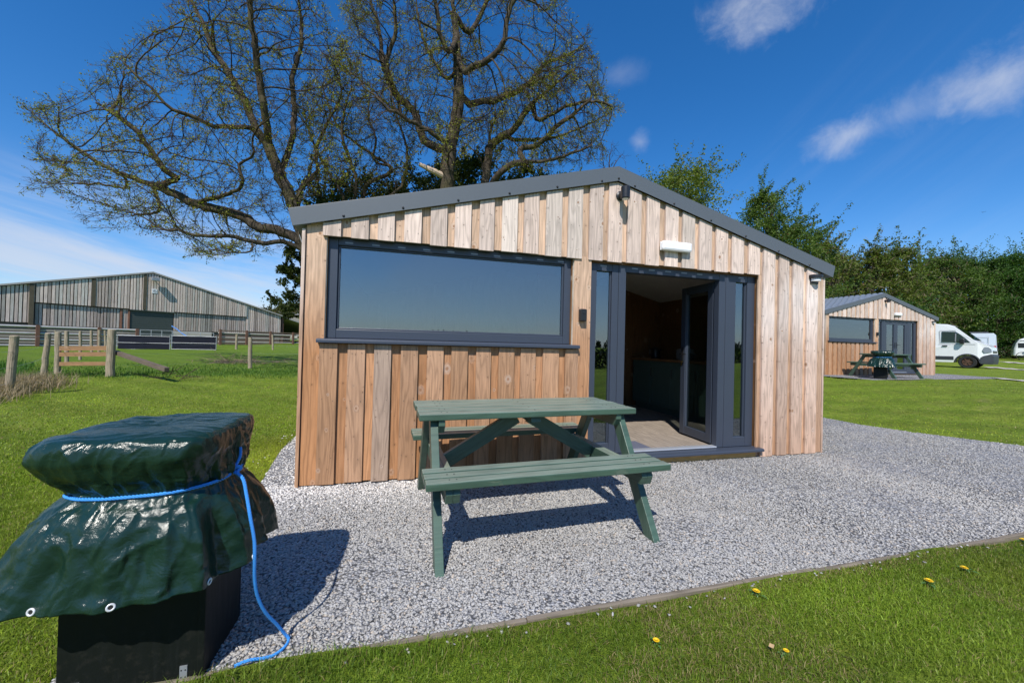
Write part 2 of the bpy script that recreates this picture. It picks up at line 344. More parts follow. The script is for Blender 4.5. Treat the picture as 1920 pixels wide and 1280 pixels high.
# ------------------------------------------------------------------ ground
PAD = [(-.33, -1.86), (9.6, -1.86), (8.85, -.4), (8.47, .43), (8.2, 1.17), (8.24, 1.9), (8.2, 5.6), (-.5, 5.6), (-.49, 1.9), (-.46, 1.15), (-.33, .2)]
PAD2 = [(14.0, 4.55), (19.4, 4.72), (21.4, 5.0), (21.6, 6.6), (21.2, 10.6), (14.0, 10.6)]
def inside(poly, x, y):
    x = np.asarray(x); y = np.asarray(y); r = np.zeros(x.shape, bool); n = len(poly)
    for i in range(n):
        (x0, y0), (x1, y1) = poly[i], poly[(i+1) % n]
        if y0 == y1: continue
        c = ((y0 > y) != (y1 > y)) & (x < (x1-x0)*(y-y0)/(y1-y0)+x0); r ^= c
    return r
def dist_poly(poly, x, y):
    d = np.full(np.shape(x), 1e9)
    for i in range(len(poly)):
        (x0, y0), (x1, y1) = poly[i], poly[(i+1) % len(poly)]
        L2 = (x1-x0)**2+(y1-y0)**2; t = np.clip(((x-x0)*(x1-x0)+(y-y0)*(y1-y0))/L2, 0, 1)
        d = np.minimum(d, np.hypot(x-x0-t*(x1-x0), y-y0-t*(y1-y0)))
    return d
def patch(x, y, s=1.0, k=0):
    """smooth wandering pattern in 0..1"""
    a = np.sin(x*1.7*s+1.3+k)+np.sin(y*2.1*s-.7+2*k)+np.sin((x+y)*1.1*s+.4+k)+np.sin((x-1.6*y)*.73*s+2.0)+.7*np.sin((2.3*x+.8*y)*2.2*s+k)
    return np.clip(.5+a/6.5, 0, 1)
def lumps(x, y): return .012*np.sin(x*2.3+.4)*np.sin(y*2.9)+.008*np.sin(x*5.1+y*3.3)+.006*np.sin(7.7*y-4*x)
def lawn_height(x, y):
    h = ground_z(x, y)+lumps(x, y)
    return h
def make_lawn():
    ax = np.unique(np.concatenate([np.linspace(-600, -40, 12), np.arange(-40, -8, 1.0), np.arange(-8, 12, .125), np.arange(12, 60, .8), np.linspace(60, 700, 12)]))
    ay = np.unique(np.concatenate([np.linspace(-600, -30, 12), np.arange(-30, -4, 1.5), np.arange(-4, 8, .125), np.arange(8, 60, .8), np.linspace(60, 700, 12)]))
    X, Y = np.meshgrid(ax, ay); H = lawn_height(X, Y)
    ins = (inside(PAD, X, Y) & (dist_poly(PAD, X, Y) > .04)) | (inside(PAD2, X, Y) & (dist_poly(PAD2, X, Y) > .3)); H = np.where(ins, H-.06, H)
    V = np.stack([X, Y, H], -1).reshape(-1, 3); nx, ny = len(ax), len(ay); i = np.arange(nx*ny).reshape(ny, nx)
    F = np.stack([i[:-1, :-1], i[:-1, 1:], i[1:, 1:], i[1:, :-1]], -1).reshape(-1, 4)
    m = Mat('lawn_turf'); p = m.geo(); sp = m.n('SeparateXYZ', {0: p}).outputs
    big = m.noise(p, .35, 4, .6); mid = m.noise(p, 2.2, 5, .65); fin = m.noise(m.n('Mapping', {'Vector': p, 'Scale': (1, 1, .2)}).outputs[0], 38.0, 5, .7); vf = m.noise(p, 160.0, 3, .6)
    g = m.ramp(fin, [(.28, (.050, .085, .006)), (.5, (.155, .225, .018)), (.74, (.255, .325, .042))])
    g = m.mix(m.math('MULTIPLY', m.step(mid, .42, .72), .55), g, (.26, .28, .045))
    g = m.mix(m.math('MULTIPLY', m.step(big, .56, .70), .30), g, (.075, .145, .016))
    dry = m.math('MULTIPLY', m.step(m.noise(p, .9, 5, .65), .60, .74), m.step(fin, .35, .6))
    g = m.mix(m.math('MULTIPLY', dry, .6), g, (.30, .25, .11))
    g = m.vm('SCALE', g, m.math('MULTIPLY_ADD', m.step(m.noise(p, 9.0, 4, .7), .3, .7), .40, .78))
    st = m.math('SINE', m.math('MULTIPLY', m.math('ADD', m.math('MULTIPLY', sp[0], .62), m.math('MULTIPLY_ADD', sp[1], .78, m.math('MULTIPLY', mid, .5))), 5.4))
    g = m.vm('SCALE', g, m.math('MULTIPLY_ADD', st, .10, 1.0))
    # rough pasture beyond the post and wire fence is deeper green
    past = m.math('MULTIPLY', m.step(sp[1], 9.6, 10.4), m.step(sp[0], 6.0, 2.0))
    g = m.mix(m.math('MULTIPLY', past, .55), g, m.mix(fin, (.045, .095, .008), (.115, .205, .02)))
    h = m.math('ADD', fin, m.math('MULTIPLY', vf, .6))
    m.pbsdf(g, .9, m.bump(h, .9, .03), 0, .15)
    o = np_mesh('lawn', V, [F], m.m, smooth=True); tag(o, kind='structure', label='mown green lawn around the gravel pad')
make_lawn()
def make_pad(name, poly, label, step=.08, big=False):
    xs = [p[0] for p in poly]; ys = [p[1] for p in poly]
    bm = bmesh.new(); vs = [bm.verts.new((x, y, 0)) for x, y in poly]; bm.faces.new(vs)
    for ax_, lo, hi in ((0, min(xs), max(xs)), (1, min(ys), max(ys))):
        for c in np.arange(lo+step, hi, step):
            bmesh.ops.bisect_plane(bm, geom=bm.verts[:]+bm.edges[:]+bm.faces[:], plane_co=(c, c, 0), plane_no=(1-ax_, ax_, 0))
    for v in bm.verts: v.co.z = float(ground_z(v.co.x, v.co.y))+(.012 if big else .002)+.004*math.sin(v.co.x*3.1)*math.sin(v.co.y*4.3+1)
    me = bpy.data.meshes.new(name); bm.to_mesh(me); bm.free()
    m = Mat(name+'_stone'); p = m.geo(); sp = m.n('SeparateXYZ', {0: p}).outputs
    vo = m.n('TexVoronoi', {'Vector': p, 'Scale': 62.0, 'Randomness': 1.0}); cc = m.n('SeparateXYZ', {0: vo.outputs['Color']}).outputs
    c = m.ramp(cc[0], [(0, (.26, .26, .27)), (.35, (.35, .35, .36)), (.72, (.43, .43, .445)), (.9, (.58, .565, .55)), (1, (.54, .46, .37))])
    c = m.vm('SCALE', c, m.math('SUBTRACT', 1.0, m.math('MULTIPLY', m.step(vo.outputs['Distance'], .25, .75), .75)))
    m.pbsdf(c, .9, m.bump(m.math('SUBTRACT', 1.0, vo.outputs['Distance']), 1.0, .012), 0, .2)
    me.materials.append(m.m); o = bpy.data.objects.new(name, me); COL.objects.link(o); tag(o, label, kind='structure'); return o
make_pad('gravel_pad', PAD, 'grey crushed stone pad around the cabin')
make_pad('gravel_pad', PAD2, 'grey crushed stone strip in front of the far cabin', .4, True)
# loose stones
def stones():
    tm = []
    for npt, cnt in ((11, 14), (7, 8)):
        L = []
        for k in range(cnt):
            bm = bmesh.new()
            for q in rng.normal(size=(npt, 3)):
                q = q/np.linalg.norm(q)*rng.uniform(.8, 1.1); bm.verts.new((q[0], q[1]*.8, q[2]*.45))
            r = bmesh.ops.convex_hull(bm, input=bm.verts); bmesh.ops.delete(bm, geom=[v for v in bm.verts if not v.link_faces], context='VERTS')
            bmesh.ops.triangulate(bm, faces=bm.faces); bm.verts.index_update()
            L.append((np.array([v.co[:] for v in bm.verts]), np.array([[v.index for v in f.verts] for f in bm.faces]))); bm.free()
        tm.append(L)
    def emit(name, X, Y, R, lod, Z, label):
        V = []; F = []; T = []; off = 0; n = len(X); which = rng.integers(0, len(tm[lod]), n)
        near = np.exp(-np.maximum(0, np.abs(Y+.02)-.12)/.16)*(X < 1.15)*(Y > -.6)+(X < -.02)*(Y > -.35)
        base = rng.random(n); col = np.empty((n, 3))
        g = (.345+.085*rng.random(n))*(.90+.2*patch(X*.9, Y*.9, 1.0, 5)); col[:] = np.c_[g*1.03, g*.995, g*.945]
        k = base > .89; col[k] = np.c_[g[k]*1.28, g[k]*1.26, g[k]*1.24]
        k = base > .945; col[k] = np.c_[g[k]*1.25, g[k]*1.08, g[k]*.90]
        k = base < .10; col[k] *= .78
        wh = rng.random(n) < np.minimum(1, near*1.25)*.9; col[wh] = np.c_[rng.uniform(.62, .82, wh.sum())]*np.array([1, .955, .90])
        for t, (tv, tf) in enumerate(tm[lod]):
            id_ = np.where(which == t)[0]
            if not len(id_): continue
            a, b, c = rng.uniform(0, 2*PI, len(id_)), rng.normal(0, .30, len(id_)), rng.normal(0, .30, len(id_))
            ca, sa, cb, sb, cc, sc = np.cos(a), np.sin(a), np.cos(b), np.sin(b), np.cos(c), np.sin(c); o1 = np.ones_like(a); z0 = np.zeros_like(a)
            Rz = np.stack([ca, -sa, z0, sa, ca, z0, z0, z0, o1], -1).reshape(-1, 3, 3); Rx = np.stack([o1, z0, z0, z0, cb, -sb, z0, sb, cb], -1).reshape(-1, 3, 3); Ry = np.stack([cc, z0, sc, z0, o1, z0, -sc, z0, cc], -1).reshape(-1, 3, 3)
            M = np.einsum('nij,njk,nkl->nil', Rz, Rx, Ry)
            P = np.einsum('nij,vj->nvi', M, tv)*R[id_, None, None]+np.c_[X[id_], Y[id_], Z[id_]][:, None, :]
            V.append(P.reshape(-1, 3)); F.append((tf[None]+np.arange(len(id_))[:, None, None]*len(tv)).reshape(-1, 3)+off); T.append(np.repeat(col[id_], len(tv), 0)); off += len(id_)*len(tv)
        o = np_mesh(name, np.concatenate(V), [np.concatenate(F)], M_STONE, tint=np.concatenate(T)); tag(o, label, kind='stuff')
    def sample(n, x0, x1, y0, y1):
        x = rng.uniform(x0, x1, n); y = rng.uniform(y0, y1, n)
        k = inside(PAD, x, y) & ~((x > .02) & (x < 5.56) & (y > .0)) & ~((x > -.22) & (x < .12) & (y > -1.85) & (y < -1.6)); return x[k], y[k]
    xs, ys = [], []
    for n, b in ((72000, (-.33, 3.6, -1.86, .03)), (16000, (3.6, 5.6, -1.86, .03)), (32000, (5.0, 9.4, -1.86, 1.2)), (9000, (5.56, 8.3, .0, 3.2)), (4200, (-.5, .02, 0, 3.5))):
        x, y = sample(n, *b); xs.append(x); ys.append(y)
    x = np.concatenate(xs); y = np.concatenate(ys); dist = np.hypot(x-CAM_POS[0], y-CAM_POS[1])
    for lod, k, nm in ((0, dist < 3.2, 'grey crushed stone chippings lying near the picnic table'), (1, dist >= 3.2, 'grey crushed stone chippings lying beside the cabin')):
        X, Y = x[k], y[k]; R = rng.uniform(.0058, .0128, len(X))*(1.0 if lod == 0 else 1.25); Z = ground_z(X, Y)+rng.uniform(.000, .0055, len(X))
        emit('gravel', X, Y, R, lod, Z, nm)
    X = np.r_[rng.uniform(.3, 5, 60), rng.uniform(-.60, -.50, 30)]; Y = np.r_[-1.89-np.abs(rng.normal(0, .04, 60)), rng.uniform(-.4, 2.5, 30)]
    emit('gravel', X, Y, rng.uniform(.006, .012, len(X)), 0, lawn_height(X, Y)+.012, 'stray stone chippings lying in the grass along the gravel edge')
stones()
# timber edging along the front of the gravel
E_ = MB()
xe = np.linspace(-.30, 9.5, 7)
for i in range(6):
    a, b = xe[i]+.002, xe[i+1]-.002; dy = .006*math.sin(i*2.1)
    E_.box(a, b, -1.886+dy, -1.862+dy, -.06, .010, 0, [(z+y, x, .13*i) for z in (0, .08) for y in (0, .03) for x in (a, b)])
tag(E_.build('edging_board', W_EDGE, bevel=.004), 'long weathered timber edging between the grey gravel and front lawn', 'edging')
# ------------------------------------------------------------------ grass blades
def blades(name, X, Y, H, Wd, label, dryness, mats=M_GRASS, lean=.45, cols=None, z0=None, gain=(1, 1, 1)):
    n = len(X); a = rng.uniform(0, 2*PI, n); ln = np.clip(rng.normal(0, lean, n), -2.2, 2.2); la = rng.uniform(0, 2*PI, n)
    Z = lawn_height(X, Y)-.004 if z0 is None else z0
    dx, dy = np.cos(a)*Wd/2, np.sin(a)*Wd/2; ox, oy = np.cos(la)*ln*H, np.sin(la)*ln*H
    b = np.c_[X, Y, Z]; w = np.c_[dx, dy, np.zeros(n)]; mid = b+np.c_[ox*.35, oy*.35, H*.55]; tip = b+np.c_[ox, oy, H*np.maximum(.25, 1-.33*np.abs(ln))]
    V = np.stack([b-w, b+w, mid-w*.75, mid+w*.75, tip], 1).reshape(-1, 3); i = np.arange(n)[:, None]*5
    Q = i+np.array([[0, 1, 3, 2]]); T = i+np.array([[2, 3, 4]])
    r = rng.random((n, 1)); pt = patch(X, Y, 1.3)[:, None]
    c = (1-r)*np.array([[.085, .180, .008]])+r*np.array([[.285, .385, .036]])
    c = c*(.72+.5*pt)*rng.uniform(.7, 1.35, (n, 1))+pt*np.array([[.05, .02, .0]])
    band = np.sin((X*.62+Y*.78)*5.4+.8*np.sin(X*.9)+.5*np.sin(Y*1.7)); c = c*(1+.13*band)[:, None]*np.array(gain)+np.maximum(0, patch(X, Y, .8, 7)-.58)[:, None]*np.array([[.22, .14, .03]])
    dry = rng.random(n) < dryness; c[dry] = np.array([.34, .27, .12])*rng.uniform(.6, 1.15, (dry.sum(), 1))
    if cols is not None: c = cols(n)
    o = np_mesh(name, V, [Q, T], mats, tint=np.repeat(c, 5, 0)); tag(o, label, kind='stuff'); return o
def scatter(n, x0, x1, y0, y1, keep=None):
    x = rng.uniform(x0, x1, n); y = rng.uniform(y0, y1, n); k = ~inside(PAD, x, y) & ~inside(PAD2, x, y) & ~((y > -1.9) & (y < -1.85) & (x > -.3))
    if keep is not None: k &= keep(x, y)
    return x[k], y[k]
def bare(x, y): return 1-.88*np.exp(-(((x-2.63)/.10)**2+((y+2.50)/.05)**2))-.8*np.exp(-(((x+.36)/.12)**2+((y+1.62)/.05)**2))-.6*np.exp(-(((x-1.75)/.30)**2+((y+1.93)/.03)**2))
x, y = scatter(175000, -.35, 5.6, -3.0, -1.887, lambda x, y: rng.random(x.size) < bare(x, y))
d_e = np.clip((y+1.89)/-.10, 0, 1); left = (x < 1.25)
pp = patch(x, y, 3.0, 2)
dryn = .06+.5*np.exp(-((y+1.93)/.035)**2)*(x > 1.2)*(.35+.65*pp)+.25*(pp > .7)
blades('grass', x, y, rng.uniform(.016, .036, len(x))*np.where(left & (d_e < 1), 1.55, 1), rng.uniform(.0018, .0036, len(x)), 'short mown grass in front of the gravel pad', dryn, lean=1.0, gain=(.70, .76, .95))
x, y = scatter(170000, -2.6, -.30, -2.2, 1.6, lambda x, y: rng.random(x.size) < bare(x, y))
blades('grass', x, y, rng.uniform(.014, .030, len(x)), rng.uniform(.0022, .0042, len(x)), 'short mown grass left of the covered barbecue', .10, lean=.75)
x, y = scatter(260000, -7.5, -.4, .4, 9.6, lambda x, y: rng.random(x.size) < np.clip(18/((x-.8)**2+(y+3.4)**2), 0, 1))
blades('grass', x, y, rng.uniform(.018, .034, len(x)), rng.uniform(.005, .010, len(x)), 'mown grass between the cabin and the post fence', .10, lean=.75)
x, y = scatter(60000, 8.1, 24, -2.6, 6.0, lambda x, y: rng.random(x.size) < np.clip(60/((x-.8)**2+(y+3.4)**2), 0, 1))
blades('grass', x, y, rng.uniform(.018, .034, len(x)), rng.uniform(.007, .013, len(x)), 'mown grass between the two cabins', .12, lean=.75)
# rough grass along and beyond the fence line
x, y = scatter(26000, -12, -1.0, 9.0, 14, lambda x, y: rng.random(x.size) < np.exp(-np.abs(y-(10.3+.3*(x+8)*.35))/1.0)+.12)
blades('rough_grass', x, y, rng.uniform(.04, .12, len(x)), rng.uniform(.010, .018, len(x)), 'taller rough grass along the wire fence', .05, lean=.5, cols=lambda n: np.array([.05, .12, .014])+rng.random((n, 1))*np.array([.09, .12, .02]))
x, y = scatter(26000, -14, -6.2, 4.6, 13, lambda x, y: (x < -6.4-(y-5.8)*.62-.15) & (rng.random(x.size) < .8))
blades('rough_grass', x, y, rng.uniform(.08, .30, len(x)), rng.uniform(.009, .018, len(x)), 'deep green rough grass left of the fence posts', .04, lean=.45, cols=lambda n: np.array([.04, .115, .014])+rng.random((n, 1))*np.array([.06, .09, .015]))
# straw coloured dead grass at the foot of the nearest post
n = 5200; tt = rng.random(n); x = -6.75+rng.normal(0, .30, n)+tt*-.85+.35; y = 4.9+tt*3.0+rng.normal(0, .25, n)
k = ~inside(PAD, x, y); x, y = x[k], y[k]
blades('dry_grass', x, y, rng.uniform(.12, .42, len(x)), rng.uniform(.006, .012, len(x)), 'straw coloured dead grass heaped along the left fence posts', 1.0, lean=.8, cols=lambda n: np.array([.40, .31, .19])*rng.uniform(.45, 1.15, (n, 1)))
# ------------------------------------------------------------------ dandelions
def dandelion(x, y, label, r=.016, tilt=.3, seed=0):
    z = float(lawn_height(x, y)); t = thing('dandelion', label, 'flower', (x, y, z), seed, 'dandelions in the front lawn')
    s = MB(); s.tube([(0, 0, 0), (.004, 0, .014), (.008*tilt, 0, .026)], [.0018, .0016, .0014], 6); s.build('stem', DAND_S, t)
    h = MB(); c = Vector((.008*tilt, 0, .027))
    for ring, (rr, up, nn) in enumerate(((1, .10, 22), (.75, .45, 18), (.45, .9, 12))):
        for i in range(nn):
            a = 2*PI*i/nn+ring*.2; d = Vector((math.cos(a), math.sin(a), up)).normalized(); sd_ = Vector((-math.sin(a), math.cos(a), 0)); tip = c+d*r*rr
            h.add([c-sd_*.001, c+sd_*.001, tip+sd_*.0017, tip-sd_*.0017, c+d*r*rr*1.06], [(0, 1, 2, 4, 3)])
    h.build('flower_head', DAND_P, t)
    lf = MB()
    for i in range(6):
        a = seed+i*1.05; d = Vector((math.cos(a), math.sin(a), .12)); n = Vector((-math.sin(a), math.cos(a), 0)); L = r*(2.2+.9*math.sin(i*2.3+seed))
        lf.add([d*L*f+n*w*L+Vector((0, 0, .012*math.sin(f*3)+.004)) for f, w in ((0, .02), (.3, .10), (.42, .05), (.62, .16), (.74, .08), (1, 0), (.74, -.08), (.62, -.16), (.42, -.05), (.3, -.10), (0, -.02))], [tuple(range(11))])
    lf.build('leaf', DAND_L, t)
DAND_L = simple('dandelion_leaf', (.07, .15, .03), .5, 0, .25, 60); DAND_P = simple('dandelion_petal', (.80, .52, .01), .6, 0, .15, 200); DAND_S = simple('dandelion_stem', (.12, .22, .05), .6)
dandelion(2.468, -1.972, 'yellow dandelion close to the edging board, nearest the picnic table', seed=1)
dandelion(3.43, -2.115, 'plump yellow dandelion standing alone at the middle right of the front lawn', .018, seed=2)
dandelion(3.80, -2.081, 'narrow side-on yellow dandelion just beyond the plump one on the front lawn', .016, 2.2, seed=3)
dandelion(4.70, -1.925, 'yellow dandelion at the right border of the photo beside the edging', .016, seed=4)
dandelion(1.78, -2.142, 'small yellow dandelion low in the front lawn, farthest left', .012, seed=5)
dandelion(2.255, -2.283, 'browning half closed dandelion lowest in the front lawn', .010, 1.5, seed=6)
d_ = MB(); z_ = float(lawn_height(2.25, -2.258))
d_.add([(0, 0, .03), (.012, .006, .036), (.03, .0, .030), (.014, -.009, .026)], [(0, 1, 2, 3)]); d_.add([(0, 0, .029), (.012, .006, .035), (.03, 0, .029), (.014, -.009, .025)], [(3, 2, 1, 0)])
tag(d_.build('dead_leaf', simple('dead_leaf_brown', (.42, .28, .14), .8, 0, .3, 60), loc=(2.215, -2.255, z_)), 'curled pale brown dead leaf lying on the front lawn', 'leaf')
# ------------------------------------------------------------------ the timber cabins
M_NAIL = simple('dull_nail', (.10, .085, .07), .6); M_SLOT = simple('pale_slot', lin(138, 146, 160), .5)
CW, HE, HR, DEPTH = 5.578, 2.110, 2.8405, 4.6
SL = (HR-HE)/(CW/2)
COVERS = [(.125, .26), (.337, .473), (.545, .68), (.759, .902), (.978, 1.12), (1.189, 1.333), (1.411, 1.545), (1.619, 1.765), (1.828, 1.974), (2.046, 2.206), (2.272, 2.421),
          (2.496, 2.644), (2.705, 2.858), (2.915, 3.072), (3.134, 3.287), (3.362, 3.515), (3.57, 3.724), (3.781, 3.942), (4.001, 4.156), (4.217, 4.377), (4.446, 4.60),
          (4.65, 4.818), (4.884, 5.028), (5.088, 5.247), (5.305, 5.472)]
def ztop(x): return HE+SL*min(x, CW-x)
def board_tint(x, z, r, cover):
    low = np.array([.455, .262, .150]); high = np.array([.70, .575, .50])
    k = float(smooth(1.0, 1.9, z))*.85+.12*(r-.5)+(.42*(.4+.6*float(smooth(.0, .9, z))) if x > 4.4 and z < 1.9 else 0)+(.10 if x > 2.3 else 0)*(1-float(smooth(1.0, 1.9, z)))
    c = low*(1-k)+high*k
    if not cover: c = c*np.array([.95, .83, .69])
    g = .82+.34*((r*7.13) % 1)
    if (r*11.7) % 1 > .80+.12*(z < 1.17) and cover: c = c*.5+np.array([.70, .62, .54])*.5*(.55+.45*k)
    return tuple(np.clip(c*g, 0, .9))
def board(B, x0, x1, y0, y1, z0, za, zb, r, cover):
    """upright board whose top edge runs from za (at x0) to zb (at x1); colour follows its height"""
    n = max(2, int((max(za, zb)-z0)/.35)+1)
    vs = []; fs = []; A = []; T = []
    for k in range(n):
        t = k/(n-1)
        for (x, y, zt) in ((x0, y0, za), (x1, y0, zb), (x1, y1, zb), (x0, y1, za)):
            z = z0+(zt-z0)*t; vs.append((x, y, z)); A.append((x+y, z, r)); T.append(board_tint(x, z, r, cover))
    for k in range(n-1):
        o = k*4; fs += [(o, o+1, o+5, o+4), (o+1, o+2, o+6, o+5), (o+2, o+3, o+7, o+6), (o+3, o, o+4, o+7)]
    fs += [(0, 3, 2, 1), (n*4-4, n*4-3, n*4-2, n*4-1)]
    o = len(B.v); B.v += vs; B.f += [tuple(i+o for i in f) for f in fs]; B.m += [0]*len(fs); B.a += A; B.b += T
def make_cabin(name, label, loc, is_open, seed):
    R = random.Random(seed); t = thing(name, label, 'cabin', loc, 0, 'timber clad holiday cabins')
    HD = 2.045
    # cladding of the gable: recessed boards, then cover boards over their joints
    B = MB(); C = MB()
    edges = [0.0]+[(a+b)/2 for a, b in COVERS]+[CW]
    for i in range(len(edges)-1):
        x0, x1 = edges[i]+.001, edges[i+1]-.001; r = R.random(); y0, y1 = -.021+R.uniform(-.002, .002), .0
        segs = []
        if x1 < .16 or x0 > 4.62: segs = [(x0, x1, .012, None)]
        elif i == 0: segs = [(x0, .152, .012, None)]
        else: segs = [(x0, x1, HD+.003+R.uniform(0, .006), None)]
        if x1 > .152 and x0 < 2.36: segs.append((max(x0, .1525), min(x1, 2.40), .012+R.uniform(0, .012), 1.165))
        if x0 < .152 < x1 and i: segs.append((x0, .152, 1.165, HD+.003))
        for (a, b, z0, z1) in segs:
            if b-a < .01: continue
            board(B, a, b, y0, y1, z0, ztop(a)+.02 if z1 is None else z1, ztop(b)+.02 if z1 is None else z1, r, False)
    board(B, 2.352, 2.535, -.030, -.022, .012, HD+.02, HD+.02, R.random(), False)     # wide upright between window and door
    board(B, 4.612, 4.66, -.0205, .0, .012, HD+.02, HD+.02, R.random(), False)
    for (a, b) in COVERS:
        r = R.random(); y0, y1 = -.046+R.uniform(-.003, .003), -.0225
        z0 = .008+R.uniform(0, .014) if a > 4.61 else HD-.004+R.uniform(-.006, .006)
        m_ = (a+b)/2
        if a < CW/2 < b: 
            mid = CW/2; board(C, a, mid, y0, y1, z0, ztop(a)-.004, HR-.004, r, True); board(C, mid, b, y0, y1, z0, HR-.004, ztop(b)-.004, r, True)
        else: board(C, a, b, y0, y1, z0, ztop(a)-.004, ztop(b)-.004, r, True)
        if b < 2.43: board(C, a, min(b, 2.405), y0, y1, .008+R.uniform(0, .016), 1.160, 1.160, R.random(), True)
    for (x, y0, y1) in ((-.028, -.040, .02), (CW+.004, -.026, .02)):           # pale corner trims
        board(C, x, x+.024, y0, y1, .0, HE-.03, HE-.03, .63, True)
    B.v += []; 
    for (a, b) in COVERS:
        for z in (.22, .70, 1.08, 1.45, 1.85, 2.14, 2.36):
            m_ = (a+b)/2
            if z > ztop(m_)-.06 or (2.35 < m_ < 4.61 and z < 2.1) or (m_ < 2.4 and 1.15 < z < 2.08): continue
            for x in (a+.03, b-.03): C.lathe([(.0034, 0), (.0034, .0014)], (x+R.uniform(-.006, .006), -.0475, z+R.uniform(-.012, .012)), (0, -1, 0), 6, 1)
    cl = B.build('cladding', W_CLAD, t, bevel=.0015); C.build('cover_boards', [W_CLAD, M_NAIL], t, bevel=.002)
    # long sides and back
    for (nm, x) in (('side_wall', -.004), ('side_wall', CW+.004)):
        S = MB(); sgn = -1 if x < 0 else 1; y = .02; k = 0
        while y < DEPTH-.05:
            S.ca = (0, 0, 0); r = R.random()
            vs = [(x, y, .01), (x, y+.222, .01), (x, y+.222, HE), (x, y, HE)]
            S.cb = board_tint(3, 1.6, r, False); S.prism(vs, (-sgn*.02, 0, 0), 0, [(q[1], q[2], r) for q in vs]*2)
            if y > .05: 
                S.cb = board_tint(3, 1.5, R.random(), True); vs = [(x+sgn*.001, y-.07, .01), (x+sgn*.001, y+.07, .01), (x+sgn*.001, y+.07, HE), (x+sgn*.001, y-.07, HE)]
                S.prism(vs, (sgn*.022, 0, 0), 0, [(q[1], q[2], r) for q in vs]*2)
            y += .224
        S.build(nm, W_CLAD, t)
    S = MB(); S.cb = (.5, .36, .25); S.prism([(0, DEPTH, 0), (CW, DEPTH, 0), (CW, DEPTH, HE), (CW/2, DEPTH, HR), (0, DEPTH, HE)], (0, .02, 0), 0, [(p, q, .3) for p, q in ((0, 0), (5, 0), (5, 2), (2.7, 2.8), (0, 2))]*2)
    S.build('back_wall', W_CLAD, t)
    # lining: inner face of the walls, with holes where the window and doors are
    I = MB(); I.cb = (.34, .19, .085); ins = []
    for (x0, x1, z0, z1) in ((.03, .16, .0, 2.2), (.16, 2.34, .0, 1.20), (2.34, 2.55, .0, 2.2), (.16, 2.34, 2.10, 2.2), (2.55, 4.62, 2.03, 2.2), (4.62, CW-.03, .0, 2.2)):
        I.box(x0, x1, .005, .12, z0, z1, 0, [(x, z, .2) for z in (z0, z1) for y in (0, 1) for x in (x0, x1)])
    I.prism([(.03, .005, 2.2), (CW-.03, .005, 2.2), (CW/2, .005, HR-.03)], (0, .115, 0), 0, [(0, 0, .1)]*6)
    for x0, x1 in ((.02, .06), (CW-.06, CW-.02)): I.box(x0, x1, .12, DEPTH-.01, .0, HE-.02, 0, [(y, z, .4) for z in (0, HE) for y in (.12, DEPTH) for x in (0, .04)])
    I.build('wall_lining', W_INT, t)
    if is_open:
        P = MB(); y = 2.95; x = 3.0; k = 0
        while x < CW-.06:
            r = R.random(); P.box(x, min(x+.118, CW-.06), y, y+.02, .125, HE+.35, 0, [(q, z, r) for z in (.1, 2.4) for yy in (0, .02) for q in (x, x+.118)]); x += .12
        P.build('partition', W_INT, t)
    F = MB(); x = .06
    while x < CW-.07:
        r = R.random(); F.box(x, x+.138, .09, DEPTH-.05, .09, .118, 0, [(q, yy, r) for z in (0, .02) for yy in (.1, DEPTH) for q in (x, x+.138)]); x += .142
    F.build('floor_boards', W_DECK, t, bevel=.002)
    K = MB()
    K.prism([(.05, .12, HE-.03), (CW/2, .12, HR-.06), (CW/2, .12, HR-.04), (.05, .12, HE-.01)], (0, DEPTH-.15, 0))
    K.prism([(CW-.05, .12, HE-.03), (CW/2, .12, HR-.06), (CW/2, .12, HR-.04), (CW-.05, .12, HE-.01)], (0, DEPTH-.15, 0))
    K.build('ceiling', M_CEIL, t)
    # roof: barge flashing on the gable, stepped tile sheet on the slopes, eaves gutter boards
    ov = .092; fy0, fy1 = -.070, -.064; h = .138; nrm = (-SL/math.hypot(1, SL), 1/math.hypot(1, SL)); G = MB()
    for sgn in (1, -1):
        X = lambda q: q if sgn > 0 else CW-q
        lo = (-ov, HE-SL*ov); a = (X(-ov), HE-SL*ov); b = (CW/2, HR); hv = h*math.hypot(1, SL)
        c = (CW/2, HR+hv); d = (X(-ov+nrm[0]*h), HE-SL*ov+nrm[1]*h)
        poly = [(a[0], fy0, a[1]), (b[0], fy0, b[1]), (c[0], fy0, c[1]), (d[0], fy0, d[1])]
        G.prism(poly, (0, fy1-fy0, 0))
        # top return of the flashing and its inner lip below
        G.prism([(c[0], fy0, c[1]-.001), (d[0], fy0, d[1]-.001), (d[0], fy0, d[1]+.003), (c[0], fy0, c[1]+.003)], (0, .16, 0))
        q = .28
        while q < CW/2+.05:
            px = X(q); pz = HE+SL*q+.022
            G.lathe([(.011, 0), (.011, .004), (.006, .009)], (px, fy0, pz), (0, -1, 0), 8, 1); q += .465 if q < CW/2-.5 else CW/2-q if abs(q-CW/2) > .02 and q < CW/2 else 9
    G.build('barge_flashing', [M_STEEL, M_BLACK], t, bevel=.003)
    for sgn in (1, -1):
        nx, ny = 60, 190; V = []
        for j in range(ny):
            yy = fy1+.02+(DEPTH+.1-fy1)*j/(ny-1)
            for i in range(nx):
                s_ = i/(nx-1); q = -ov-.02+(CW/2+ov+.02)*s_; row = (q*3.0) % 1.0
                z = HE+SL*q+h*1.0+.050*(1-row)*.6+.022*math.sin(yy*2*PI/.19)
                V.append((q if sgn > 0 else CW-q, yy, z))
        ii = np.arange(nx*ny).reshape(ny, nx); Fq = np.stack([ii[:-1, :-1], ii[:-1, 1:], ii[1:, 1:], ii[1:, :-1]], -1).reshape(-1, 4)
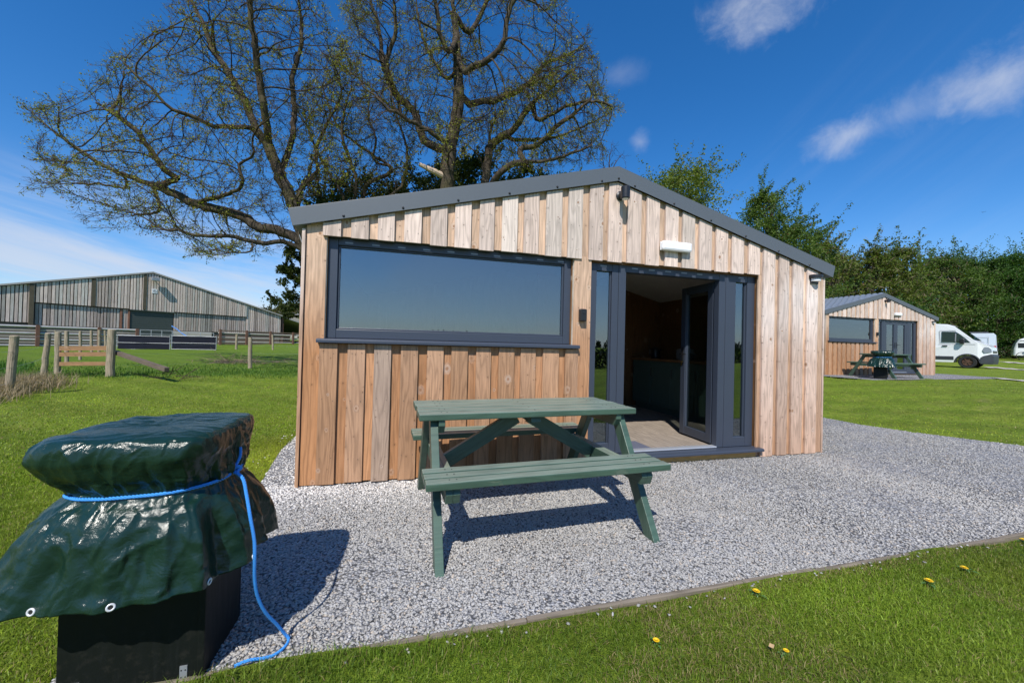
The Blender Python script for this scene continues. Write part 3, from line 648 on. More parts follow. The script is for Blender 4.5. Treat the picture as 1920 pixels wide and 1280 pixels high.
        np_mesh('roof', V, [Fq if sgn > 0 else Fq[:, ::-1]], M_ROOF, t)
    for sgn in (1, -1):
        U = MB()
        X = lambda q: q if sgn > 0 else CW-q
        U.prism([(X(-ov+.006), fy1, HE-SL*ov+.002), (X(.03), fy1, HE+SL*.03+.004), (X(.03), fy1, HE+SL*.03+.02), (X(-ov+.006), fy1, HE-SL*ov+.02)], (0, DEPTH+.1, 0))
        U.prism([(X(-ov-.03), fy1+.03, HE-SL*ov+.10), (X(-ov+.01), fy1+.03, HE-SL*ov+.02), (X(-ov+.014), fy1+.03, HE-SL*ov+.13), (X(-ov-.03), fy1+.03, HE-SL*ov+.14)], (0, DEPTH+.05, 0))
        U.build('eaves', M_STEEL, t, bevel=.002)
    if is_open:
        b_ = MB(); b_.tube([(-.082, .10, HE-.05), (-.03, .10, HE-.19)], .004, 6); b_.build('eaves_stay', M_GALV, t)
    # picture window
    w = thing_part('window', t); fx0, fx1, fz0, fz1 = .158, 2.348, 1.209, 2.085
    f = MB(); m_ = .074
    f.box(fx0, fx0+m_, .025, .095, fz0, fz1); f.box(fx1-m_, fx1, .025, .095, fz0, fz1)
    f.box(fx0+m_, fx1-m_, .027, .093, fz0, fz0+m_); f.box(fx0+m_, fx1-m_, .027, .093, 2.045-.058, fz1)
    bd_ = .016
    for (a, b, c, d) in ((fx0+m_, fx0+m_+bd_, fz0+m_, 1.987), (fx1-m_-bd_, fx1-m_, fz0+m_, 1.987)): f.box(a, b, .045, .088, c, d)
    for (c, d) in ((fz0+m_, fz0+m_+bd_), (1.987-bd_, 1.987)): f.box(fx0+m_+bd_, fx1-m_-bd_, .045, .088, c, d)
    f.build('frame', M_ANTH, w, bevel=.004)
    for k in range(10): f = MB(); f.box(.285+k*.213, .285+k*.213+.062, .0245, .028, 2.004, 2.017); f.build('vent_slot', M_SLOT, w)
    g = MB(); g.box(fx0+m_+bd_-.004, fx1-m_-bd_+.004, .062, .066, fz0+m_+bd_-.004, 1.987-bd_+.004); g.build('pane', M_GLASS, w)
    s = MB(); s.prism([(0, -.088, 1.168), (0, -.088, 1.192), (0, -.080, 1.200), (0, .024, 1.2075), (0, .024, 1.168)], (2.30, 0, 0)); o = s.build('sill', M_ANTH, w, bevel=.003); o.location = (.105, 0, 0)
    l = MB(); l.cb = (.62, .55, .46); l.box(.134, .156, -.012, .024, 1.20, 2.05, 0, [(0, z, .5) for z in (0, 1) for i in range(4)]); l.build('reveal', W_GREY, w); l = MB(); l.cb = (.62, .55, .46); l.box(2.350, 2.372, -.019, .024, 1.20, 2.05, 0, [(0, z, .8) for z in (0, 1) for i in range(4)]); l.build('reveal', W_GREY, w)
    # doorway: frame with two sidelights
    dw = thing_part('doorway', t); f = MB(); z0, z1 = .118, 2.06
    for (a, b) in ((2.545, 2.622), (2.795, 2.868), (2.872, 2.955), (4.118, 4.205), (4.209, 4.345), (4.505, 4.608)): f.box(a, b, .025, .098, z0, z1)
    for (a, b) in ((2.622, 2.795), (4.345, 4.505)):
        f.box(a, b, .027, .096, z0, z0+.105); f.box(a, b, .027, .096, 1.955, z1)
        for (c, d) in ((a, a+.012), (b-.012, b)): f.box(c, d, .045, .09, z0+.105, 1.955)
    f.box(2.955, 4.118, .027, .096, 1.962, z1)
    f.build('frame', M_ANTH, dw, bevel=.004)
    for x in (2.66, 3.02, 3.22, 3.42, 3.62, 3.82, 4.38): f = MB(); f.box(x, x+.07, .0245, .028, 1.998, 2.012); f.build('vent_slot', M_SLOT, dw)
    for (a, b) in ((2.632, 2.785), (4.355, 4.495)):
        g = MB(); g.box(a, b, .060, .064, z0+.103, 1.957); g.build('pane', M_GLASS, dw)
    s = MB(); s.box(2.955, 4.118, .018, .098, .1185, .134); s.build('threshold', M_ALU, dw, bevel=.003)
    s = MB(); s.prism([(2.50, -.092, .078), (2.50, -.092, .100), (2.50, -.082, .108), (2.50, .10, .1175), (2.50, .10, .078)], (2.16, 0, 0)); s.build('sill', M_ANTH, dw, bevel=.003)
    s = MB(); s.box(2.545, 4.61, -.022, .02, -.02, .077, 0, [(z, x, .3) for z in (0, .09) for y in (0, .04) for x in (2.5, 4.6)]); s.build('plinth', W_FRESH, t)
    # the pair of glazed leaves
    def leaf(handle_side, place):
        lf = MB(); Wd, st, zl, zh = .575, .088, .137, 1.958
        lf.box(0, st, -.032, .032, zl, zh); lf.box(Wd-st, Wd, -.032, .032, zl, zh); lf.box(st, Wd-st, -.030, .030, zl, zl+.10); lf.box(st, Wd-st, -.030, .030, zh-.09, zh)
        for (c, d) in ((st, st+.013), (Wd-st-.013, Wd-st)): lf.box(c, d, -.024, .024, zl+.10, zh-.09)
        o = lf.build('door_leaf', M_ANTH, t, bevel=.004)
        g = MB(); g.box(st+.01, Wd-st-.01, -.003, .003, zl+.098, zh-.088); g.build('pane', M_DGLASS if is_open else M_GLASS, o)
        hd = MB(); xh = Wd-.045 if handle_side else .045
        for sg in (-1, 1):
            hd.box(xh-.014, xh+.014, min(sg*.0325, sg*.040), max(sg*.0325, sg*.040), 1.0, 1.22); hd.tube([(xh, sg*.036, 1.13), (xh, sg*.07, 1.13), (xh-(.11 if handle_side else -.11), sg*.074, 1.13)], .009, 8)
        hd.build('handle', M_BLACK, o, bevel=.002)
        ky = MB(); ky.lathe([(.009, 0), (.009, .012)], (xh, .0405, 1.035), (0, 1, 0), 10); ky.box(xh-.007, xh+.007, .052, .054, .985, 1.035); ky.build('lock', M_BRASS, o)
        o.location, o.rotation_euler = place
        return o
    if is_open:
        leaf(True, ((4.155, .115, 0), (0, 0, math.radians(85.0))))
        leaf(True, ((2.925, .115, 0), (0, 0, math.radians(93))))
    else:
        leaf(True, ((2.958, .062, 0), (0, 0, 0))); leaf(False, ((3.540, .062, 0), (0, 0, 0)))
    return t
def thing_part(name, parent):
    o = bpy.data.objects.new(name, None); COL.objects.link(o); o.parent = parent; o.empty_display_size = .1; return o
CAB1 = make_cabin('timber_cabin', 'near larch clad cabin with open glazed doors behind the green picnic table', (0, 0, 0), True, 3)
C2 = (14.64, 6.40, .43)
CAB2 = make_cabin('timber_cabin', 'small far larch clad cabin with closed doors, beside the white camper vans', C2, False, 11)
# ------------------------------------------------------------------ fittings on the cabins
def rbox(B, x0, x1, y0, y1, z0, z1, mi=0): B.box(x0, x1, y0, y1, z0, z1, mi)
def bulkhead():
    t = thing('bulkhead_light', 'white oblong bulkhead light over the open doors of the near cabin', 'wall light', (3.468, -.046, 2.245), 0, 'bulkhead lights')
    b = MB(); b.box(-.175, .175, -.018, .0, -.046, .046); b.build('base', M_WHITE, t, bevel=.008)
    b = MB(); b.box(-.178, .178, -.060, -.0185, -.050, .050); b.build('diffuser', simple('opal_diffuser', (.86, .86, .87), .3, 0, .03, 5), t, bevel=.022); return t
def spot():
    t = thing('spot_lamp', 'black cylinder downlight under the gable peak of the near cabin', 'wall light', (2.822, -.046, 2.70), 0, 'black downlights')
    b = MB(); b.lathe([(.046, 0), (.046, .012), (.03, .02), (.026, .06)], (0, 0, 0), (0, -1, 0), 20); b.build('bracket', M_BLACK, t, smooth=False)
    b = MB(); b.lathe([(.041, -.062), (.044, -.056), (.044, .050), (.040, .056)], (0, -.098, 0), (0, 0, 1), 28); b.build('lamp_body', M_BLACK, t)
    b = MB(); b.lathe([(.030, -.0655), (.030, -.0625)], (0, -.098, 0), (0, 0, 1), 20); b.build('lens', M_WHITE, t); return t
def halfmoon():
    t = thing('half_round_lamp', 'black half round wall lamp with white lens at the right corner of the near cabin', 'wall light', (5.40, -.046, 2.055), 0, 'half round corner lamps')
    n = 18; arc = [(.078*math.cos(PI+PI*i/n), .078*1.15*math.sin(PI+PI*i/n), 0) for i in range(n+1)]
    b = MB(); b.prism([(x, y, .0) for x, y, z in arc], (0, 0, .040)); b.box(-.06, .06, -.012, .0, -.06, .0); b.build('shade', M_BLACK, t, bevel=.003)
    b = MB(); b.prism([(x*.74, y*.80, -.036) for x, y, z in arc], (0, 0, .0355)); b.build('lens', M_WHITE, t, bevel=.004); return t
def keysafe():
    t = thing('key_safe', 'black key safe on the post between window and doors of the near cabin', 'key safe', (2.437, -.030, 1.495), 0, 'key safes')
    b = MB(); b.box(-.034, .034, -.046, 0, -.062, .058); b.build('body', M_BLACK, t, bevel=.010)
    b = MB(); b.box(-.030, .030, -.060, -.0465, -.056, .050); b.box(-.012, .018, -.0635, -.0595, .010, .024); b.build('cover', M_BLACK, t, bevel=.006); return t
for fn, lab2 in ((bulkhead, 'white oblong bulkhead light over the closed doors of the far cabin'), (spot, 'tiny black downlight under the gable peak of the far cabin'), (keysafe, 'small black key safe between window and doors of the far cabin')):
    a = fn(); c = copy_tree(a); c.location = Vector(a.location)+Vector(C2); c['label'] = lab2
a = halfmoon(); c = copy_tree(a); c.location = Vector(a.location)+Vector(C2)+Vector((0, 0, -.02)); c['label'] = 'tiny dark half round lamp at the right corner of the far cabin'
# ------------------------------------------------------------------ inside the open cabin
def kitchen():
    t = thing('kitchen_units', 'row of dark green kitchen cupboards with oak worktop inside the open cabin', 'kitchen units', (4.90, .75, .12))
    b = MB(); b.box(.02, .60, 0, 2.12, .10, .86); b.build('carcass', M_GREEN, t)
    b = MB(); b.box(.06, .60, .01, 2.11, 0, .10); b.build('kickboard', M_GREEN, t)
    for k in range(4):
        y0 = .01+k*.527; d = MB(); d.box(0, .019, y0, y0+.52, .115, .85); d.box(-.006, -.0005, y0, y0+.07, .115, .85); d.box(-.006, -.0005, y0+.45, y0+.52, .115, .85); d.box(-.006, -.0005, y0+.07, y0+.45, .115, .19); d.box(-.006, -.0005, y0+.07, y0+.45, .775, .85)
        o = d.build('cupboard_door', M_GREEN, t, bevel=.002)
        h = MB(); h.tube([(-.007, y0+.47, .60), (-.03, y0+.47, .60), (-.03, y0+.47, .74), (-.007, y0+.47, .74)], .005, 6); h.build('handle', M_BLACK, o)
    b = MB(); b.box(-.03, .60, -.01, 2.13, .861, .90, 0, [(x, y, .4) for z in (0, 1) for y in (0, 2.1) for x in (0, .6)]); b.build('worktop', M_TOP, t, bevel=.003)
kitchen()
t = thing('kettle', 'dark kettle on the worktop inside the open cabin', 'kettle', (5.08, 2.45, 1.02)); b = MB(); b.lathe([(.075, 0), (.08, .02), (.07, .14), (.05, .19), (.02, .20)], (0, 0, 0)); b.build('body', M_BLACK, t, smooth=True); b = MB(); b.tube([(-.06, 0, .17), (-.12, 0, .15), (-.12, 0, .06), (-.078, 0, .04)], .01, 8); b.build('handle', M_BLACK, t); b = MB(); b.tube([(.06, 0, .12), (.11, 0, .17)], [.018, .01], 8); b.build('spout', M_BLACK, t)
t = thing('toaster', 'grey toaster on the worktop seen through the open door glass', 'toaster', (5.12, 1.75, 1.02)); b = MB(); b.box(-.08, .08, -.13, .13, 0, .18); b.build('body', M_GALV, t, bevel=.03); b = MB(); b.box(-.05, -.02, -.10, .10, .178, .184); b.box(.02, .05, -.10, .10, .178, .184); b.build('slot', M_DARK, t)
b = MB(); b.box(2.98, 3.36, .13, .42, .1185, .128); tag(b.build('doormat', M_MAT, bevel=.004), 'grey doormat just inside the threshold of the open cabin', 'doormat')
# ------------------------------------------------------------------ picnic tables
def picnic_table():
    t = thing('picnic_table', 'green picnic table with two attached benches on gravel before the near cabin', 'picnic table', (1.626, -.798, 0), .0407, 'green picnic tables')
    L, D, ZT, Bo, BW, ZB = .7414, .5949, .7607, .6627, .2554, .4763
    R = random.Random(4)
    def planks(name, y0, y1, n, z, th, L, gap=.017):
        B = MB(); w = (y1-y0-gap*(n-1))/n
        for k in range(n):
            a = y0+k*(w+gap); e = R.uniform(-.004, .004); r = R.random(); dz = R.uniform(-.001, .001)
            B.box(-L+e, L+e, a, a+w, z-th+dz, z+dz, 0, [(y+zz, x, r) for zz in (0, th) for y in (a, a+w) for x in (-L, L)])
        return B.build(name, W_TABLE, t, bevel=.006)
    planks('table_top', -D/2, D/2, 5, ZT, .040, L+.008)
    planks('seat', -Bo, -Bo+BW, 3, ZB, .040, L); planks('seat', Bo-BW, Bo, 3, ZB, .040, L)
    for sx in (-1, 1):
        for sy in (-1, 1):
            lg = MB(); x = sx*.657; p, q = Vector((x, sy*.612, -.005)), Vector((x, sy*.185, ZT-.042)); d = (q-p).normalized()
            w = .046; wy = .088/d.z
            vs = [(x-w/2, p.y-wy/2, p.z), (x-w/2, p.y+wy/2, p.z), (x-w/2, q.y+wy/2, q.z), (x-w/2, q.y-wy/2, q.z)]
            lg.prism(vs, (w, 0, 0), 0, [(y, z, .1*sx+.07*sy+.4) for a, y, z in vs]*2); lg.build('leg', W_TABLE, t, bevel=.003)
        for off in (.042, .081):                                    # twin bearers under the seats and under the top
            x = sx*(.657-off); b = MB()
            pr = [(x-.019, -Bo+.045, ZB-.042), (x-.019, -Bo+.028, ZB-.075), (x-.019, -Bo+.05, ZB-.128), (x-.019, Bo-.05, ZB-.128), (x-.019, Bo-.028, ZB-.075), (x-.019, Bo-.045, ZB-.042)]
            if off*sx > 0: b.prism(pr, (.0385, 0, 0), 0, [(z, y, .33+off) for a, y, z in pr]*2); b.build('seat_bearer', W_TABLE, t, bevel=.003)
            else:
                b.prism(pr, (.0385, 0, 0), 0, [(z, y, .33+off) for a, y, z in pr]*2); b.build('seat_bearer', W_TABLE, t, bevel=.003)
        x = sx*(.657-.042); b = MB(); pr = [(x-.019, -D/2+.015, ZT-.042), (x-.019, -D/2+.012, ZT-.075), (x-.019, -D/2+.05, ZT-.125), (x-.019, D/2-.05, ZT-.125), (x-.019, D/2-.012, ZT-.075), (x-.019, D/2-.015, ZT-.042)]
        b.prism(pr, (.0385, 0, 0), 0, [(z, y, .6) for a, y, z in pr]*2); b.build('top_bearer', W_TABLE, t, bevel=.003)
        b = MB(); b.bar((sx*.05, 0, ZT-.085), (sx*(.657-.103), 0, ZB-.09), .045, .095, (0, 1, 0) if False else (0, 0, 1), 0, .2+.3*sx); b.build('brace', W_TABLE, t, bevel=.003)
    b = MB(); pr = [(-.03, -D/2+.05, ZT-.042), (-.03, -D/2+.04, ZT-.08), (-.03, -D/2+.06, ZT-.085), (-.03, D/2-.06, ZT-.085), (-.03, D/2-.04, ZT-.08), (-.03, D/2-.05, ZT-.042)]
    b.prism(pr, (.07, 0, 0), 0, [(z, y, .8) for a, y, z in pr]*2); b.build('batten', W_TABLE, t, bevel=.003)
    return t
def screws(t):
    B = MB()
    for yc in [(-.2975+.119*(k+.5)) for k in range(5)]:
        for x in (-.615, -.58, .0, .58, .615): B.lathe([(.0042, 0), (.0042, .0012)], (x, yc, .7612), (0, 0, 1), 8)
    for sy in (-1, 1):
        for k in range(3):
            for x in (-.615, -.577, .577, .615): B.lathe([(.0042, 0), (.0042, .0012)], (x, sy*(.535-.085*(k-1)), .4768), (0, 0, 1), 8)
    B.build('screw', M_DARK, t)
T1 = picnic_table(); screws(T1); T2 = copy_tree(T1); T2.location = (16.05, 5.50, float(ground_z(16.05, 5.5))+.02); T2.rotation_euler = (0, 0, .03)
T2['label'] = 'dark green picnic table in front of the far cabin, behind its covered barbecue'
# ------------------------------------------------------------------ covered barbecue
def tarp_mat():
    m = Mat('green_tarpaulin'); o = m.obj()
    n = m.noise(o, 9.0, 5, .6, dist=.6); n2 = m.noise(o, 34.0, 5, .65, dist=.8); wv = m.n('TexVoronoi', {'Vector': o, 'Scale': 13.0}, feature='DISTANCE_TO_EDGE').outputs[0]
    sp = m.n('SeparateXYZ', {0: o}).outputs
    we = m.math('MULTIPLY', m.math('SINE', m.math('MULTIPLY', sp[0], 1500.0)), m.math('SINE', m.math('MULTIPLY', sp[2], 1500.0)))
    h = m.math('ADD', m.math('ADD', m.math('MULTIPLY', n, .6), m.math('MULTIPLY', n2, .30)), m.math('MULTIPLY', we, .008))
    c = m.mix(n, (.005, .021, .014), (.009, .032, .021))
    m.pbsdf(c, m.math('MULTIPLY_ADD', n, .22, .11), m.bump(h, .55, .016), 0, .5); return m.m
M_TARP = tarp_mat(); M_TARPIN = simple('tarpaulin_underside', (.02, .05, .04), .5)
M_EYE = simple('white_eyelet', (.75, .75, .75), .35, .3, .05, 50)
M_ROPE = simple('blue_rope', (.05, .32, .84), .45, 0, .2, 160, .4, 900)
def tarp_shape(seed):
    """levels from the top plate down past the rope to the hem: (z, centre x, centre y, half width, half depth, squareness)"""
    LV = [(.8645, -.035, -1.74, .001, .001, 3), (.8645, -.035, -1.74, .03, .03, 3), (.864, -.035, -1.74, .12, .14, 4.5), (.862, -.035, -1.745, .192, .215, 6), (.854, -.046, -1.75, .222, .242, 5.5), (.836, -.056, -1.75, .240, .256, 5.2),
          (.80, -.062, -1.752, .248, .260, 4.6), (.775, -.062, -1.752, .246, .252, 4.2), (.745, -.056, -1.752, .241, .238, 3.8), (.715, -.048, -1.752, .234, .220, 3.4), (.688, -.040, -1.755, .226, .202, 3.0),
          (.672, -.038, -1.757, .222, .194, 2.8), (.655, -.040, -1.755, .228, .204, 2.8), (.62, -.052, -1.748, .258, .240, 2.7), (.56, -.062, -1.738, .290, .276, 2.7), (.49, -.074, -1.730, .316, .296, 2.8), (.43, -.090, -1.724, .338, .312, 2.9), (.372, -.106, -1.72, .362, .332, 3.0)]
    NA, sub = 420, 8; zs = []
    from_ = []
    for i in range(len(LV)-1):
        for k in range(sub): from_.append(i+k/sub)
    from_.append(len(LV)-1.0001)
    A = np.array(LV); V = []
    def cr(t):
        i = int(t); f = t-i; p0, p1, p2, p3 = A[max(i-1, 0)], A[i], A[min(i+1, len(A)-1)], A[min(i+2, len(A)-1)]
        return .5*((2*p1)+(-p0+p2)*f+(2*p0-5*p1+4*p2-p3)*f*f+(-p0+3*p1-3*p2+p3)*f**3)
    for t in from_:
        z, cx, cy, a, b, e = cr(t); e = max(e, 2.2)
        dr = max(0.0, 1-abs(z-.672)/.018)                                     # pinch of the rope
        up = min(1, max(0, (.845-z)/.12))*(z > .672); dn = min(1, max(0, (.672-z)/.16))
        for j in range(NA):
            th = 2*PI*j/NA; c, s = math.cos(th), math.sin(th)
            r = (abs(c)**e+abs(s)**e)**(-1/e); x, y = a*r*c, b*r*s
            # pleats gathered at the rope, opening into broad folds at the hem
            q = Vector((c*2.3, s*2.3, z*.9+seed)); w1 = mnoise.noise(q*1.3); w2 = mnoise.noise(Vector((c*4.6+z*.7, s*4.6, z*1.1+3+seed))); w3 = mnoise.noise(Vector((c*10+w1, s*10, z*1.5+9+seed)))
            rid = 1-2*abs(mnoise.noise(Vector((c*3.6+z*1.2, s*3.6-z*.8, z*.6+5+seed))))
            am = dn*(.030*w1+.030*w2+.008*w3+.028*(rid-.5))+up*(.010*w2+.008*w3+.012*(rid-.5))
            if .64 < z < .72: am += .010*w3*(1-dr)
            am += .0045*mnoise.noise(Vector((x*14, y*14, z*14+seed)))+.0035*(1-2*abs(mnoise.noise(Vector((x*22+3, y*22, z*18)))))*min(1, a/.2)*(a > .05)
            k = 1+am/max(.08, math.hypot(x, y)) if a > .1 else 1
            zz = z
            if t > len(LV)-3: zz += (t-len(LV)+3)*.5*(.020*mnoise.noise(Vector((c*1.9, s*1.9, 4)))+.02*mnoise.noise(Vector((c*.9, s*.9, 7+seed))))
            if z > .85: zz += .006*mnoise.noise(Vector((x*9, y*9, 1+seed)))+.006*(1-2*abs(mnoise.noise(Vector((x*5+y*6, y*5, 2+seed)))))-.004
            V.append((cx+x*k, cy+y*k, zz))
    V = np.array(V); nl = len(from_)
    # sharp random creases pressed into the sheet
    cr_rng = np.random.default_rng(int(seed*10)); TH = np.tile(np.arange(NA)*2*PI/NA, nl); lev = np.repeat(np.array(from_), NA); S = TH*.33; Wp = np.repeat(np.r_[0, np.cumsum(np.linalg.norm(np.diff(V.reshape(nl, NA, 3).mean(1)*np.array([0, 0, 1])+np.c_[np.abs(V.reshape(nl, NA, 3)-V.reshape(nl, NA, 3).mean(1, keepdims=True)).mean(1)[:, 0]*1.3, np.zeros(nl), np.zeros(nl)], axis=0), axis=1))], NA)
    lo, hi = Wp.min(), Wp.max(); disp = np.zeros(len(V)); side = lev > 4
    for k in range(330):
        s0, w0 = cr_rng.uniform(0, 2*PI*.33), cr_rng.uniform(lo, hi); a = cr_rng.normal(PI/2, .55) if cr_rng.random() < .7 else cr_rng.uniform(0, PI); L = cr_rng.uniform(.03, .13); wd = cr_rng.uniform(.0035, .010); am = cr_rng.choice([-1, 1])*cr_rng.uniform(.0025, .0085)
        ds = (S-s0+PI*.33) % (2*PI*.33)-PI*.33; dw = Wp-w0; u = ds*math.cos(a)+dw*math.sin(a); v = -ds*math.sin(a)+dw*math.cos(a)+.02*np.sin(u*18+k); fade = np.clip(1-(u/L)**2, 0, 1)
        disp += am*fade*(np.exp(-np.abs(v)/wd)-.35*np.exp(-np.abs(v)/(wd*4)))
    pin = np.clip(np.abs(V[:, 2]-.672)/.03, .15, 1); V[side, 0] += (np.cos(TH)*disp*pin)[side]; V[side, 1] += (np.sin(TH)*disp*pin)[side]
    td = np.zeros(len(V))
    for k in range(46):
        x0, y0, a = cr_rng.uniform(-.25, .18), cr_rng.uniform(-1.98, -1.5), cr_rng.normal(.25, .5); L = cr_rng.uniform(.05, .22); wd = cr_rng.uniform(.004, .012); am = cr_rng.choice([-1, 1])*cr_rng.uniform(.0012, .0040); dx, dy = V[:, 0]-x0, V[:, 1]-y0; u = dx*math.cos(a)+dy*math.sin(a); v = -dx*math.sin(a)+dy*math.cos(a)+.01*np.sin(u*20+k)
        td += am*np.clip(1-(u/L)**2, 0, 1)*np.exp(-np.abs(v)/wd)
    V[~side, 2] += td[~side]
    i = np.arange(nl*NA).reshape(nl, NA); j = np.roll(i, -1, 1)
    F = np.stack([i[:-1], i[1:], j[1:], j[:-1]], -1).reshape(-1, 4)
    return V, F, i
def rope_tube(B, pts, r):
    """three strand laid rope along a smooth path"""
    P = [Vector(p) for p in pts]; fine = []
    for k in range(len(P)-1):
        p0, p1, p2, p3 = P[max(k-1, 0)], P[k], P[k+1], P[min(k+2, len(P)-1)]; n = max(2, int((p2-p1).length/.0035))
        for q in range(n):
            f = q/n; fine.append(.5*((2*p1)+(p2-p0)*f+(2*p0-5*p1+4*p2-p3)*f*f+(3*p1-p0-3*p2+p3)*f**3))
    fine.append(P[-1]); s = 0; fr = []; prev = None
    for k, p in enumerate(fine):
        d = (fine[min(k+1, len(fine)-1)]-fine[max(k-1, 0)]).normalized()
        if prev is None: prev = d.orthogonal().normalized()
        prev = (prev-d*prev.dot(d)).normalized(); b = d.cross(prev)
        if k: s += (p-fine[k-1]).length
        fr.append((p, prev.copy(), b, s))
    for st in range(3): B.tube([p+(u*math.cos(s_*2*PI/.030+st*2.094)+b*math.sin(s_*2*PI/.030+st*2.094))*r*.58 for p, u, b, s_ in fr], r*.50, 6)
def barbecue():
    t = thing('covered_barbecue', 'barbecue under a glossy dark green tarpaulin tied with blue rope, left foreground', 'barbecue', (0, 0, 0), 0, 'covered barbecues')
    b = MB(); b.box(-.255, .150, -1.872, -1.868, .0, .56); b.box(.1405, .150, -1.8675, -1.575, .0, .56); b.box(-.255, -.2455, -1.8675, -1.575, .0, .56); b.box(-.255, .150, -1.5745, -1.565, .0, .56); b.box(-.24, .14, -1.865, -1.58, .52, .55)
    b.build('base_box', M_BBQ, t, bevel=.003)
    b = MB(); b.box(.1325, .1525, -1.878, -1.8725, .01, .55); b.build('corner_strip', M_BBQ, t, bevel=.002)
    b = MB(); b.box(-.15, .08, -1.87, -1.65, .74, .80); b.build('grill_body', M_BBQ, t, bevel=.01)
    b = MB(); b.box(-.12, .05, -1.84, -1.66, .56, .73); b.build('firebox', M_BBQ, t)
    for x in (.092, -.205):
        k = MB(); k.box(x-.011, x+.011, -1.8755, -1.8725, .0, .052); k.box(x-.011, x+.011, -1.905, -1.8755, .0, .003)
        for zz in (.014, .038):
            for xx in (-.006, .006): k.lathe([(.0022, 0), (.0022, .0012)], (x+xx, -1.8755, zz), (0, -1, 0), 8, 1)
        k.build('bracket', [M_GALV, M_DARK], t)
    V, F, idx = tarp_shape(1.7); cov = np_mesh('tarpaulin', V, [F], M_TARP, t, smooth=True)
    sol = cov.modifiers.new('thickness', 'SOLIDIFY'); sol.thickness = .0012; sol.offset = -1
    NA = idx.shape[1]; hem = idx[-3]
    for th in (-2.30, -1.86, -1.33, -.72, -.30, .5, 1.3, 2.1, 2.8, -2.72):
        e = MB(); j = int((th % (2*PI))/(2*PI)*NA) % NA; p = Vector(V[hem[j]]); q = Vector(V[idx[-6][j]]); a = Vector(V[hem[(j+2) % NA]])-Vector(V[hem[j-2]]); nrm = a.cross(q-p).normalized()
        if nrm.dot(p-Vector((-.06, -1.73, p.z))) < 0: nrm = -nrm
        c = p+nrm*.0012; ax = nrm
        u = ax.orthogonal().normalized(); w = ax.cross(u); n = 18; pr = [(.0058, 0.0), (.0058, .002), (.0085, .0032), (.0112, .0018), (.0112, 0.0)]
        vs = [c+(u*math.cos(2*PI*k/n)+w*math.sin(2*PI*k/n))*r+ax*h for r, h in pr for k in range(n)]
        e.add(vs, [(i*n+k, i*n+(k+1) % n, (i+1)*n+(k+1) % n, (i+1)*n+k) for i in range(4) for k in range(n)])
        e.add([c+(u*math.cos(2*PI*k/n)+w*math.sin(2*PI*k/n))*.0058+ax*.0006 for k in range(n)], [tuple(range(n))], 1)
        e.build('eyelet', [M_EYE, M_DARK], cov, smooth=True)
    # rope round the waist, its knot on the right and the two ends
    B = MB(); row = min(range(idx.shape[0]), key=lambda k: abs(V[idx[k][0]][2]-.672)); ring = [V[k] for k in idx[row]][::12]
    c0 = np.array([-.034, -1.762, .672]); pts = []
    for k, p in enumerate(ring):
        d = (p-c0)*np.array([1, 1, 0]); d /= np.linalg.norm(d); th = math.atan2(d[1], d[0])
        pts.append(tuple(p+d*.004+np.array([0, 0, .012*math.cos(th)+.004*math.sin(2*th)])))
    rope_tube(B, pts+[pts[0]], .0058)
    # knot
    kp = np.array([.190, -1.785, .690])
    rope_tube(B, [kp+np.array(q) for q in ((-.02, -.012, -.004), (0, -.016, .010), (.016, -.004, .012), (.018, .014, 0), (.002, .016, -.010), (-.012, .0, -.006), (-.006, -.018, .0), (.014, -.016, -.006), (.020, .004, .004))], .0066)
    rope_tube(B, [kp+np.array(q) for q in ((.0, -.01, .008), (.008, .006, .022), (.012, .022, .045), (.010, .03, .062), (.008, .034, .075))], .0050)
    # loop and short end
    rope_tube(B, [kp+np.array(q) for q in ((.0, -.012, .0), (-.05, -.055, -.004), (-.072, -.090, -.022), (-.068, -.094, -.05), (-.055, -.090, -.085), (-.042, -.088, -.125), (-.042, -.086, -.155))], .0052)
    # the long end: off the knot, over the skirt, down to the ground and along the gravel
    H = [tuple(kp+np.array((.0, -.012, .0))), (.235, -1.83, .672), (.262, -1.865, .62), (.286, -1.895, .55), (.302, -1.90, .47), (.305, -1.90, .40), (.302, -1.885, .33), (.305, -1.86, .25), (.322, -1.83, .17), (.352, -1.79, .09), (.372, -1.765, .035), (.388, -1.765, .010), (.385, -1.80, .008), (.36, -1.835, .009), (.325, -1.85, .014), (.285, -1.865, .026), (.245, -1.875, .022)]
    rope_tube(B, H, .0058)
    B.build('rope', M_ROPE, t, smooth=True)
    t.location = (-.05, -1.72, 0)
    for k in t.children: k.location = (.05, 1.72, 0)
    return t
BBQ = barbecue()
B2 = copy_tree(BBQ); B2['label'] = 'small far barbecue under a dark green tarpaulin, before the far picnic table'
gx, gy = 14.98, 4.98; B2.rotation_euler = (0, 0, .5); B2.scale = (1.0, 1.0, 1.0); B2.location = (gx, gy, float(ground_z(gx, gy))+.01)
